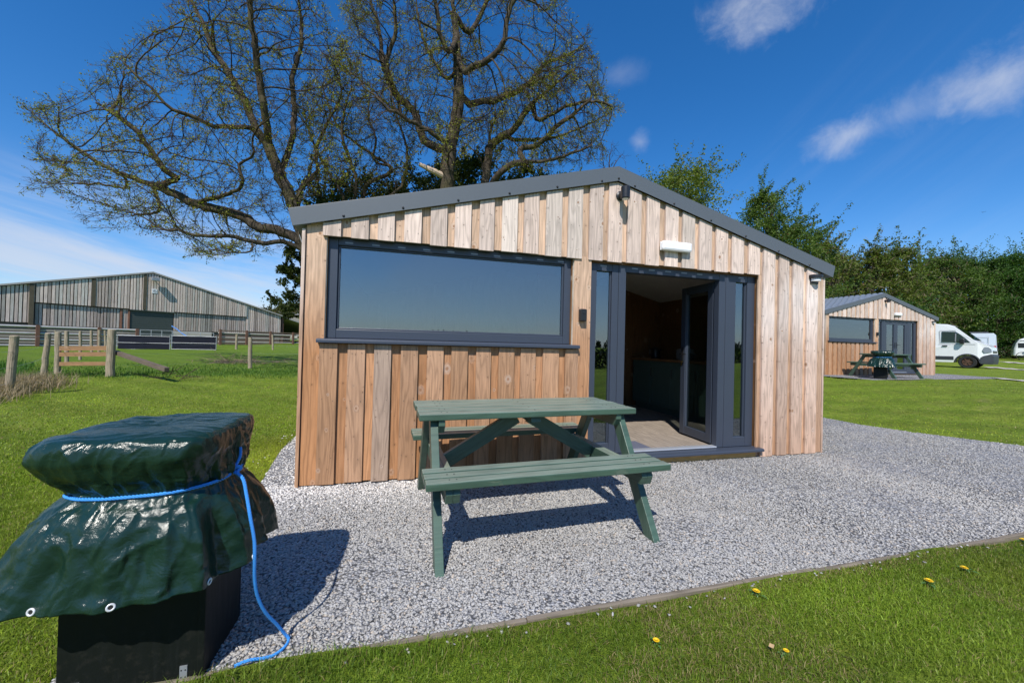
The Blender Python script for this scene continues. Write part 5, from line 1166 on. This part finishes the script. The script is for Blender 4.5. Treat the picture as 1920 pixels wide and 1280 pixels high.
# ------------------------------------------------------------------ trees
def seg_mesh(A, Bp, ra, rb, k):
    """prisms for many branch pieces at once"""
    d = Bp-A; L = np.linalg.norm(d, axis=1, keepdims=True); d = d/np.maximum(L, 1e-6)
    ref = np.where(np.abs(d[:, 2:3]) < .9, np.array([[0, 0, 1.0]]), np.array([[1.0, 0, 0]])); u = np.cross(d, ref); u /= np.linalg.norm(u, axis=1, keepdims=True); w = np.cross(d, u)
    th = np.arange(k)*2*PI/k; c, s = np.cos(th), np.sin(th); off = u[:, None, :]*c[None, :, None]+w[:, None, :]*s[None, :, None]
    V = np.concatenate([(A-d*ra[:, None]*.3)[:, None, :]+off*ra[:, None, None], (Bp+d*rb[:, None]*.3)[:, None, :]+off*rb[:, None, None]], 1).reshape(-1, 3)
    i = np.arange(len(A))[:, None, None]*2*k; j = np.arange(k)[None, :, None]; jn = (j+1) % k
    F = np.concatenate([i+j, i+jn, i+jn+k, i+j+k], 2).reshape(-1, 4); return V, F
def rand_unit(n): q = rng.normal(size=(n, 3)); return q/np.linalg.norm(q, axis=1, keepdims=True)
def leaf_quads(P, size, up=.3, asp=.55):
    n = len(P); a = rand_unit(n); a[:, 2] += up; a /= np.linalg.norm(a, axis=1, keepdims=True); r = rand_unit(n); b = np.cross(a, r); b /= np.linalg.norm(b, axis=1, keepdims=True); size = np.broadcast_to(size, (n,))[:, None]
    V = np.stack([P-a*size*.5, P+b*size*asp*.5, P+a*size*.5, P-b*size*asp*.5], 1).reshape(-1, 3); return V, np.arange(n*4).reshape(n, 4)
def curve_pts(pts, step):
    out = []
    for k in range(len(pts)-1):
        p0, p1, p2, p3 = pts[max(k-1, 0)], pts[k], pts[k+1], pts[min(k+2, len(pts)-1)]; n = max(1, int(np.linalg.norm(p2-p1)/step))
        for q in range(n): f = q/n; out.append(.5*((2*p1)+(p2-p0)*f+(2*p0-5*p1+4*p2-p3)*f*f+(3*p1-p0-3*p2+p3)*f**3))
    out.append(pts[-1]); return out
def bare_tree(label, base, limbs, crown_poly, d0, thick, natt, step, kill, infl, twig_n, leaf_p, r_trunk, seed, group, r_tip=.0050, pipe=2.35, leaf_tint=None):
    """limbs: list of (parent limb index or None, where on it, [(u, v, depth offset)...]); side growth spreads towards points filling the crown"""
    global rng
    keep = rng; rng = np.random.default_rng(seed)
    N = []; par = []; forced = []
    limb_nodes = []
    for (pl, pf, pts) in limbs:
        W = [at(u, v, d0+dd) for u, v, dd in pts]
        if pl is None: W = [np.array(base)]+W; start = -1
        else:
            ids = limb_nodes[pl]; start = ids[min(len(ids)-1, int(pf*len(ids)))]; W = [N[start]]+W
        C = curve_pts(W, step); ids = []; prev = start
        for q, c in enumerate(C):
            if q == 0 and start >= 0: continue
            c = c+rng.normal(0, step*.09, 3) if q else c
            N.append(c); par.append(prev); prev = len(N)-1; ids.append(prev)
        limb_nodes.append(ids)
    # growth targets
    poly = np.array(crown_poly, float); T = []
    while len(T) < natt:
        u = rng.uniform(poly[:, 0].min(), poly[:, 0].max(), 4000); v = rng.uniform(poly[:, 1].min(), poly[:, 1].max(), 4000); k = inside(crown_poly, u, v); u, v = u[k], v[k]
        dd = rng.normal(0, thick*.5, len(u)); 
        for a, b, c in zip(u, v, dd):
            p = at(a, b, d0+np.clip(c, -thick, thick))
            if mnoise.noise(Vector(p*.62)+Vector((seed, 0, 0)))+.55*mnoise.noise(Vector(p*1.5)+Vector((0, seed, 0))) > .02: T.append(p)
    T = np.array(T[:natt]); alive = np.ones(natt, bool)
    near = np.full(natt, 1e9); nid = np.zeros(natt, int)
    NA = np.array(N)
    def update(first):
        kd = kdtree.KDTree(len(NA)-first)
        for i in range(first, len(NA)): kd.insert(NA[i], i)
        kd.balance()
        for i in np.where(alive)[0]:
            co, idx, dist = kd.find(T[i])
            if dist < near[i]: near[i] = dist; nid[i] = idx
    update(0); grown = {}
    for it in range(140):
        alive &= near > kill
        act = alive & (near < infl)
        if not act.any(): break
        ids = nid[act]; dirs = T[act]-NA[ids]; dirs /= np.linalg.norm(dirs, axis=1, keepdims=True)
        S = np.zeros((len(NA), 3)); np.add.at(S, ids, dirs); u = np.unique(ids); first = len(NA); new = []
        for i in u:
            if grown.get(i, 0) > 2: continue
            s = S[i]/max(1e-6, np.linalg.norm(S[i])); pd = NA[i]-NA[par[i]] if par[i] >= 0 else np.array([0, 0, 1.0]); pd = pd/max(1e-6, np.linalg.norm(pd))
            s = s+pd*.85+rng.normal(0, .13, 3); s /= np.linalg.norm(s); new.append(NA[i]+s*step); par.append(i); grown[i] = grown.get(i, 0)+1
        if not new: break
        NA = np.concatenate([NA, np.array(new)]); update(first)
    n = len(NA); par_a = np.array(par); tips = np.ones(n, bool); tips[par_a[par_a >= 0]] = False
    acc = np.where(tips, r_tip**pipe, 0.0)
    for i in range(n-1, -1, -1):
        if not tips[i]: pass
        if par_a[i] >= 0: acc[par_a[i]] += acc[i]
    r = acc**(1/pipe); sc = r_trunk/r[0]; 
    r = np.where(r > r_tip*1.5, r_tip*1.5+(r_trunk-r_tip*1.5)*((r-r_tip*1.5)/max(1e-6, r[0]-r_tip*1.5))**.88, r)
    t = thing('bare_tree', label, 'tree', tuple(base), 0, group); b0 = np.array(base)
    e = np.where(par_a >= 0)[0]; A, Bp, rb = NA[par_a[e]]-b0, NA[e]-b0, r[e]; ra = np.minimum(r[par_a[e]], rb*1.35+.004)
    big = rb > .030
    V, F = seg_mesh(A[big], Bp[big], ra[big], rb[big], 9); np_mesh('trunk', V, [F], M_BARK, t, smooth=True)
    V1, F1 = seg_mesh(A[~big], Bp[~big], ra[~big], rb[~big], 4)
    # twigs
    src = e[rb < .016]; src = np.repeat(src, twig_n); src = src[rng.random(len(src)) < .9]; m = len(src); P0 = NA[src]-b0; pd = NA[src]-NA[par_a[src]]; pd /= np.linalg.norm(pd, axis=1, keepdims=True)+1e-9
    dirv = pd+rand_unit(m)*.52+np.array([0, 0, .12]); dirv /= np.linalg.norm(dirv, axis=1, keepdims=True); L = rng.uniform(.5, 1.7, (m, 1))*step*1.25
    P1 = P0+dirv*L*.55; d2 = dirv+rand_unit(m)*.32; d2 /= np.linalg.norm(d2, axis=1, keepdims=True); P2 = P1+d2*L*.55; d3 = dirv+rand_unit(m)*.8; P3 = P1+d3*L*.40
    rr = np.full(m, r_tip*.80); VA, FA = seg_mesh(np.concatenate([P0, P1, P1]), np.concatenate([P1, P2, P3]), np.concatenate([rr, rr*.8, rr*.7]), np.concatenate([rr*.8, rr*.5, rr*.5]), 3)
    tw = np_mesh('branches', np.concatenate([V1, VA]), [F1, FA+len(V1)], M_TWIG, t)
    # young leaves in patches at the twig ends
    Pl = np.concatenate([P2, P3]); w = Pl+b0; pm = patch(w[:, 0]*1.1, w[:, 2]*1.1+w[:, 1]*.6, .9, seed); Pl = Pl[rng.random(len(Pl)) < leaf_p*np.clip((pm-.28)*2.6, .04, 1.3)]
    Pl = np.concatenate([Pl, Pl+rng.normal(0, .035, Pl.shape), Pl+rng.normal(0, .05, Pl.shape)]); V, F = leaf_quads(Pl, rng.uniform(.035, .075, len(Pl)), .2, .6); q = rng.random((len(Pl), 1))
    c = (1-q)*np.array([[.16, .17, .018]])+q*np.array([[.30, .31, .035]]); red = rng.random(len(Pl)) < .15; c[red] = np.array([.17, .085, .03])
    np_mesh('young_leaves', V, [F], M_LEAF, t, tint=np.repeat(c, 4, 0)); print(label[:30], 'nodes', n, 'twigs', m, 'leaves', len(Pl)); rng = keep
    return t
GT = 'bare spring trees behind the near cabin'
def gpt(u, v, d): p = at(u, v, d); return (float(p[0]), float(p[1]), float(ground_z(p[0], p[1]))-.1)
# great leaning tree on the left
bare_tree('great bare tree whose long boughs spread left over the grey barn', gpt(632, 650, 13.0), [
    (None, 0, [(600, 540, 0), (575, 465, 0), (556, 405, 0), (542, 362, 0), (528, 335, .1), (512, 295, .2), (498, 265, .2), (480, 243, .3)]),
    (0, .99, [(466, 205, .5), (448, 170, .7), (425, 130, .9), (400, 95, 1.0), (382, 45, 1.2), (352, -15, 1.4), (340, -90, 1.5)]),
    (0, .90, [(500, 225, -.2), (492, 180, -.4), (482, 130, -.6), (476, 70, -.9), (468, 10, -1.1), (480, -80, -1.2)]),
    (0, .99, [(440, 237, -.3), (400, 238, -.6), (370, 221, -.8), (322, 205, -1.2), (282, 165, -1.5), (226, 112, -1.7)]),
    (0, .52, [(510, 428, .2), (488, 428, .3), (465, 411, .5), (436, 400, .6), (395, 390, .7), (360, 380, .8), (322, 361, 1.0), (268, 340, 1.2), (212, 320, 1.2), (150, 282, 1.3), (95, 242, 1.4), (60, 212, 1.4)]),
    (4, .50, [(332, 335, .4), (310, 320, .2), (285, 285, 0), (250, 240, -.3), (200, 205, -.5)]),
    (4, .53, [(300, 392, 1.1), (272, 402, 1.3), (240, 406, 1.5), (205, 410, 1.6), (165, 416, 1.8)]),
    (0, .47, [(528, 452, -.4), (500, 456, -.6), (440, 445, -.9), (380, 441, -1.0), (322, 431, -1.2)]),
    (4, .62, [(235, 352, 1.4), (180, 345, 1.6), (120, 345, 1.8), (62, 345, 1.9)]),
    (0, .62, [(562, 360, .6), (570, 345, .9), (594, 322, 1.2), (592, 285, 1.5), (610, 240, 1.8), (640, 180, 2.0)]),
    (0, .80, [(545, 270, .9), (552, 215, 1.2), (548, 150, 1.4), (565, 80, 1.5), (560, 0, 1.6)]),
    (4, .35, [(452, 352, -.3), (447, 310, -.5), (470, 295, -.6)]),
    (7, .4, [(470, 470, -.9), (420, 475, -1.0), (372, 478, -1.0)]),
  ], [(52, 205), (95, 195), (150, 175), (215, 100), (270, 65), (318, 0), (330, -110), (560, -110), (625, 60), (680, 140), (700, 250), (655, 330), (600, 360), (560, 400), (545, 478), (500, 470), (440, 470), (385, 485), (330, 450), (270, 430), (150, 430), (130, 360), (55, 365), (70, 300), (60, 250)],
  13.0, 2.6, 3200, .18, .22, 1.9, 4, .62, .25, 21, GT)
bare_tree('tallest bare tree with a pale broken limb, behind the middle of the near cabin', gpt(842, 640, 15.0), [
    (None, 0, [(840, 480, 0), (838, 380, 0), (838, 330, 0), (842, 292, 0), (849, 254, 0), (858, 206, .1), (860, 155, .2), (857, 103, .3), (854, 52, .4), (848, 0, .5), (850, -80, .5)]),
    (0, .54, [(824, 262, -.5), (801, 244, -.8), (768, 227, -1.2), (745, 212, -1.4), (728, 208, -1.6), (715, 190, -1.8)]),
    (0, .52, [(815, 275, .5), (795, 263, .8), (787, 240, 1.0), (774, 206, 1.2), (742, 178, 1.3), (720, 122, 1.4), (712, 70, 1.5), (704, 30, 1.6), (685, -20, 1.7), (665, -80, 1.8)]),
    (0, .74, [(872, 135, -.5), (885, 126, -.8), (918, 110, -1.1), (944, 82, -1.3), (952, 35, -1.5), (975, -30, -1.6)]),
    (0, .66, [(880, 195, .6), (905, 188, .9), (935, 186, 1.2), (985, 162, 1.5), (1020, 122, 1.7), (1060, 105, 1.8), (1095, 85, 1.9)]),
    (0, .80, [(842, 95, -.6), (825, 60, -.9), (818, 10, -1.1), (800, -60, -1.3)]),
    (2, .55, [(735, 160, .9), (725, 115, .6), (742, 60, .4), (738, 0, .2)]),
    (0, .72, [(838, 148, .9), (812, 110, 1.3), (792, 70, 1.5), (780, 10, 1.7)]),
    (0, .86, [(880, 60, .9), (905, 20, 1.2), (925, -40, 1.3)]),
    (2, .40, [(752, 215, 2.0), (700, 170, 2.4), (650, 130, 2.6), (620, 100, 2.8)]),
  ], [(605, 110), (640, 30), (650, -110), (1010, -110), (1060, 0), (1100, 60), (1120, 110), (1100, 150), (1030, 190), (960, 215), (900, 260), (860, 300), (800, 285), (740, 250), (690, 240), (640, 180)],
  15.0, 2.8, 3200, .19, .22, 1.9, 4, .62, .27, 22, GT)
b = MB(); pb = at(838, 334, 15.0); pe = at(786, 308, 14.6); pm_ = at(815, 322, 14.7); b.tube([tuple(pb), tuple(pm_), tuple(pe)], [.13, .11, .07], 10); TREEB = [o for o in bpy.data.objects if o.get('label', '').startswith('tallest bare')][0]
k = b.build('broken_limb', wood_mat('pale_broken_wood', (.52, .40, .30), .5, 0), TREEB); k.location = tuple(-Vector(TREEB.location))
bare_tree('low forked bare tree behind the right half of the near cabin roof', gpt(912, 640, 15.6), [
    (None, 0, [(910, 420, 0), (908, 345, 0), (905, 318, 0), (902, 300, 0), (888, 284, -.2), (870, 268, -.4), (858, 251, -.6), (850, 232, -.8)]),
    (0, .74, [(916, 292, .3), (922, 274, .4), (940, 258, .6), (966, 240, .8), (985, 210, 1.0), (1015, 180, 1.2), (1050, 150, 1.4), (1090, 120, 1.5)]),
    (0, .66, [(926, 340, -.4), (940, 322, -.6), (952, 311, -.7), (985, 303, -.9), (1022, 302, -1.0), (1075, 286, -1.3), (1105, 275, -1.4)]),
    (1, .35, [(960, 262, 1.0), (1000, 262, 1.2), (1050, 255, 1.4), (1100, 235, 1.6), (1140, 215, 1.7)]),
    (1, .20, [(920, 245, .9), (930, 215, 1.1), (925, 180, 1.3)]),
    (2, .40, [(975, 280, -.5), (1010, 270, -.7), (1040, 240, -.8), (1085, 205, -.9), (1120, 170, -1.0)]),
    (1, .60, [(1010, 225, .4), (1060, 200, .2), (1110, 190, 0), (1150, 200, -.2)]),
  ], [(860, 230), (930, 180), (1000, 140), (1090, 95), (1125, 110), (1118, 160), (1162, 200), (1130, 250), (1140, 285), (1075, 305), (980, 318), (935, 325), (900, 290)],
  15.6, 2.0, 2000, .18, .21, 1.8, 4, .75, .20, 23, GT)
bare_tree('thin many stemmed bare tree between the two biggest trees', gpt(655, 650, 16.0), [
    (None, 0, [(652, 480, 0), (645, 385, 0), (636, 355, 0), (610, 312, .1), (588, 270, .2), (575, 235, .3), (545, 205, .4)]),
    (0, .5, [(680, 370, .3), (690, 345, .4), (735, 318, .5), (690, 285, .6), (645, 250, .8), (622, 215, 1.0), (605, 160, 1.1)]),
    (0, .5, [(742, 360, -.3), (758, 335, -.3), (762, 280, -.4), (746, 225, -.5), (732, 190, -.6)]),
    (0, .45, [(668, 350, -.6), (655, 300, -.7), (640, 250, -.8), (650, 190, -.9), (670, 130, -1.0)]),
    (1, .4, [(700, 300, .2), (705, 260, .1), (690, 215, 0), (700, 160, 0)]),
  ], [(540, 200), (580, 150), (640, 100), (720, 120), (775, 200), (780, 280), (765, 345), (690, 370), (620, 340), (575, 290)],
  16.0, 1.8, 1500, .19, .22, 1.8, 4, .62, .12, 24, GT)
bare_tree('small leafless sapling whose tip shows just above the near cabin peak', gpt(1140, 640, 18.0), [(None, 0, [(1142, 450, 0), (1142, 330, 0), (1143, 300, 0), (1146, 275, 0)]), (0, .8, [(1132, 310, .1), (1128, 285, .2)]), (0, .8, [(1152, 310, 0), (1162, 295, 0)])],
  [(1118, 330), (1128, 275), (1150, 265), (1170, 300), (1165, 330)], 18.0, .5, 110, .15, .2, 1.2, 2, .1, .06, 25, GT)
# ---- leafy trees
def leafy_tree(name, label, base, H, Wd, nclump, nleaf, lsize, c_lo, c_hi, seed, group, trunk_r=.16, low=.25, spiky=.35, dead=0.0, cat='tree', zmin=0.0, squash=1.0, dome=False, csz=1.0, twiggy=0.0):
    global rng
    keep = rng; rng = np.random.default_rng(seed); t = thing(name, label, cat, base, 0, group); b0 = np.zeros(3)
    b = MB(); top = np.array([rng.normal(0, .05)*H, rng.normal(0, .05)*H, H*.86]); mid = top*.5+np.r_[rng.normal(0, .03*H, 2), 0]
    C = curve_pts([b0, mid, top], H/10); b.tube([tuple(c) for c in C], [trunk_r*(1-.88*i/(len(C)-1)) for i in range(len(C))], 8); V = []; F = []; T = []; off = 0
    H = H*.93
    for k in range(nclump):
        f = low+(1-low)*rng.random()**.85; wz = math.sin(PI*min(1, (f-low)/(1-low)*.80+.20))**.8 if not dome else math.sqrt(max(.03, 1-max(0, (f-.80)/.22)**2)); a = rng.uniform(0, 2*PI); rr = Wd*.5*wz*math.sqrt(rng.random())*rng.uniform(.75, 1.12); c = np.array([rr*math.cos(a), rr*math.sin(a)*squash, H*f])
        i = int(min(len(C)-1, max(0, f*.8*len(C)))); 
        if k % 2 == 0: m_ = (C[i]+c)/2+np.array([0, 0, .04*H]); b.tube([tuple(C[i]), tuple(m_), tuple(c)], [trunk_r*.28, trunk_r*.16, trunk_r*.05], 5, caps=False)
        n = int(nleaf/nclump*rng.uniform(.5, 1.5)); cs = Wd*rng.uniform(.09, .17)*csz; q = rand_unit(n)*(rng.random((n, 1))**.45)*cs*np.array([1, 1, .62]); sp = rng.random(n) < spiky
        dirn = rand_unit(1)[0]+np.array([.5, -.1, .7]); q[sp] = dirn*rng.random((sp.sum(), 1))*cs*1.9+rng.normal(0, cs*.10, (sp.sum(), 3)); P = c+q; P = P[P[:, 2] > zmin]
        tw = rng.random(len(P)) < twiggy; v, fq = leaf_quads(P, lsize*rng.uniform(.6, 1.3, len(P))*np.where(tw, 3.0, 1), .35, np.where(tw, .07, .6)[:, None]); V.append(v); F.append(fq+off); off += len(v); kk = rng.random()*.55+rng.random((len(P), 1))*.45
        cc = np.array(c_lo)*(1-kk)+np.array(c_hi)*kk; 
        cc[tw] = np.array([.24, .19, .12])
        if dead: d_ = rng.random(len(P)) < dead; cc[d_] = np.array([.14, .085, .035])
        T.append(np.repeat(cc, 4, 0))
    b.build('trunk', M_BARK, t, smooth=True); np_mesh('crown', np.concatenate(V), [np.concatenate(F)], M_LEAF, t, tint=np.concatenate(T)); rng = keep; return t
def placed(u, vtop, depth, k=1.0):
    p = at(u, vtop, depth); z = float(ground_z(p[0], p[1])); return (float(p[0]), float(p[1]), z-.05), float(p[2]-z)*k
GP = 'dark evergreens behind the near cabin'; G_LO, G_HI = (.024, .040, .010), (.095, .115, .024)
for (u, v, d, w, lab, s, nl, lo_) in ((580, 436, 14.4, 2.5, 'dark pine showing past the left edge of the near cabin', 31, 12000, .42), (655, 302, 17.5, 4.2, 'broad dark evergreen behind the left slope of the near cabin roof', 32, 17000, .55), (728, 314, 18.0, 3.4, 'dark evergreen between the two biggest bare trunks', 33, 9000, .6),
                               (802, 280, 18.5, 3.8, 'dark evergreen directly left of the tallest bare trunk', 34, 12000, .6), (888, 268, 18.2, 3.6, 'dark evergreen directly right of the tallest bare trunk', 35, 15000, .6), (990, 298, 18.0, 3.4, 'dark rounded evergreen beside the low forked bare tree', 36, 10000, .65)):
    base, H = placed(u, v, d); leafy_tree('pine_tree', lab, base, H, w, 60, nl, .12, G_LO, G_HI, s, GP, .12, lo_, .35, dome=True, csz=.85)
base, H = placed(1050, 290, 18.5); leafy_tree('leafy_bush', 'yellowish green bush tip just above the roof, left of the cabin peak', base, H, 2.3, 34, 5200, .10, (.08, .12, .012), (.24, .27, .03), 37, None, .06, .6, .5, cat='bush', dome=True)
GL = 'leafy green trees right of the cabin roof'
base, H = placed(1258, 297, 15.0); leafy_tree('hawthorn_tree', 'bright green leafy tree just right of the near cabin peak', base, H, 3.9, 170, 36000, .08, (.050, .090, .012), (.21, .26, .03), 41, GL, .10, .55, .35, .04, dome=True, csz=1.0)
base, H = placed(1432, 338, 18.5); leafy_tree('hawthorn_tree', 'tall leafy green tree with a pointed top behind the right roof slope', base, H, 4.0, 120, 26000, .09, (.03, .07, .012), (.14, .21, .03), 42, GL, .12, .40, .55, .03, csz=.85)
base, H = placed(1450, 400, 17.5); leafy_tree('hawthorn_tree', 'round leafy green tree below the pointed one, behind the right roof slope', base, H, 3.6, 80, 20000, .09, (.03, .07, .012), (.14, .21, .03), 44, GL, .12, .35, .45, .03, dome=True)
base, H = placed(1500, 412, 20.0); leafy_tree('hawthorn_tree', 'lower leafy green tree just above the right end of the roof', base, H, 3.8, 80, 18000, .10, (.025, .06, .010), (.10, .16, .025), 43, GL, .12, .3, .5, .03, dome=True)
GW = 'trees of the wood beyond the far cabin'; k = 0
WOOD = [(1545, 436, 28, 5.5), (1598, 474, 32, 5.0), (1640, 450, 30, 5.6), (1688, 448, 31, 6.0), (1728, 484, 34, 4.6), (1766, 462, 30, 6.0), (1800, 458, 31, 6.2), (1838, 482, 32, 5.6), (1868, 470, 30, 6.0), (1905, 464, 30, 6.4), (1950, 462, 31, 6.5),
        (1572, 470, 36, 6.0), (1660, 470, 37, 6.5), (1745, 474, 38, 6.5), (1820, 476, 38, 7.0), (1890, 476, 38, 7.0), (1990, 466, 36, 7)]
desc = ['windswept leafy tree of the wood, nearest the right end of the near cabin roof', 'twiggy pale green tree of the wood above the left roof of the far cabin', 'olive green tree of the wood above the far cabin peak', 'twiggy tree of the wood with the tallest tip right of the far cabin peak', 'thin lower tree of the wood right of the far cabin roof', 'dense dark tree of the wood above the white camper van front',
        'deep green conifer like tree of the wood above the bluish van', 'narrow dark tree of the wood right of the bluish van', 'dense dark green tree of the wood above the gap between the vans', 'darkest dense tree of the wood at the right border of the photo', 'dense tree of the wood cut off by the right border',
        'farther tree of the wood filling the gap left above the far cabin', 'farther tree of the wood behind the far cabin peak', 'farther dark tree of the wood behind the camper van', 'farther dark tree of the wood over the bluish van roof', 'farther dark tree of the wood behind the small caravan', 'farther tree of the wood beyond the right border']
for (u, v, d, w), lab in zip(WOOD, desc):
    if u > 1700: d, w = d+7, w*1.18
    base, H = placed(u, v+4, d); f = np.clip((u-1620)/220, 0, 1); lo = np.array([.042, .068, .010])*(1-f)+np.array([.014, .048, .008])*f; hi = np.array([.175, .215, .030])*(1-f)+np.array([.085, .175, .022])*f
    leafy_tree('woodland_tree', lab, base, H, w, 130, 19000, .16, lo, hi, 50+k, GW, .16, .03, .5*(1-.5*f), .04*(1-f), csz=.85, twiggy=.10*(1-f)+.02); k += 1
GU = 'bushes along the foot of the wood'
for i, (u, v, d, w, lab) in enumerate(((1560, 560, 24, 3.2, 'dark leafy bush directly behind the left roof of the far cabin'), (1700, 560, 26, 4.0, 'dark leafy bush behind the right roof slope of the far cabin'), (1760, 580, 38, 4.6, 'ochre tinted bush just above the white camper van roof'), (1815, 586, 40, 5.0, 'ochre tinted bush above the bluish van, left of the bright bush'), (1872, 602, 43, 5.4, 'bright green bush between the bluish van and the caravan'), (1905, 590, 46, 6.0, 'bright green bush behind the small caravan'), (1950, 590, 44, 6, 'green bush at the right border behind the small caravan'))):
    base, H = placed(u, v, d); c = ((.055, .055, .010), (.17, .14, .03)) if 'ochre' in lab else ((.025, .06, .010), (.10, .19, .03)); leafy_tree('leafy_bush', lab, base, H, w, 46, 5200, .15, c[0], c[1], 80+i, GU, .06, .02, .35, .05, cat='bush')
# far trees seen left of the near cabin
GF = 'distant trees beyond the barn'
for i, (u, v, d, w, lab) in enumerate(((508, 577, 75, 9, 'distant dark tree clump just above the right eave of the barn'), (535, 571, 72, 8, 'distant olive tree clump above the grey stone shed'), (562, 566, 70, 8, 'distant tree clump against the left edge of the near cabin'))):
    base, H = placed(u, v, d); leafy_tree('distant_tree', lab, base, H, w, 60, 4200, .34, (.03, .045, .012), (.12, .12, .035), 95+i, GF, .2, .1, .3, .05)
# conifer plantation far behind the photographer, seen mirrored in the glass
V = []; F = []; T = []; off = 0
for i in range(620):
    x = -230+i*.85+rng.normal(0, .5); y = -190+rng.normal(0, 5); H = rng.uniform(4.6, 7.0)+1.0*math.sin(x*.05); n = 60; f = rng.random(n)**.7; a = rng.uniform(0, 2*PI, n); r = (1-f)*1.35*rng.uniform(.4, 1, n)+.1
    P = np.c_[x+r*np.cos(a), y+r*np.sin(a), f*H]; v, q = leaf_quads(P, .95, -.2, .6); V.append(v); F.append(q+off); off += len(v); T.append(np.repeat(np.array([.016, .034, .012])*rng.uniform(.6, 1.4, (n, 1)), 4, 0))
tag(np_mesh('forest', np.concatenate(V), [np.concatenate(F)], M_LEAF, tint=np.concatenate(T)), 'far off dark conifer wood mirrored in the window glass', kind='stuff')

# low dark hedge across the field behind the photographer, seen only as a mirror image in the glass
def hedge():
    n = 26000; x = rng.uniform(-26, 30, n); y = -15.5+rng.normal(0, .38, n); hh = 1.12+.10*np.sin(x*1.3)+.10*np.sin(x*3.7+1)+.06*np.sin(x*9); z = rng.random(n)**.8*hh; V, F = leaf_quads(np.c_[x, y, z], rng.uniform(.12, .24, n), .2, .6)
    np_mesh('crown', V, [F], M_LEAF, HED, tint=np.repeat(np.array([.018, .036, .010])*rng.uniform(.5, 1.7, (n, 1)), 4, 0))
    b = MB()
    for k in range(56): xx = -26+k; b.tube([(xx, -15.5, -.05), (xx+.1, -15.45, .6), (xx-.05, -15.5, 1.1)], [.04, .03, .012], 5)
    b.build('stem', M_BARK, HED)
HED = thing('hedge', 'low dark hedge mirrored as a dark band in the glass beside the open doors', 'hedge', (0, 0, 0)); hedge()
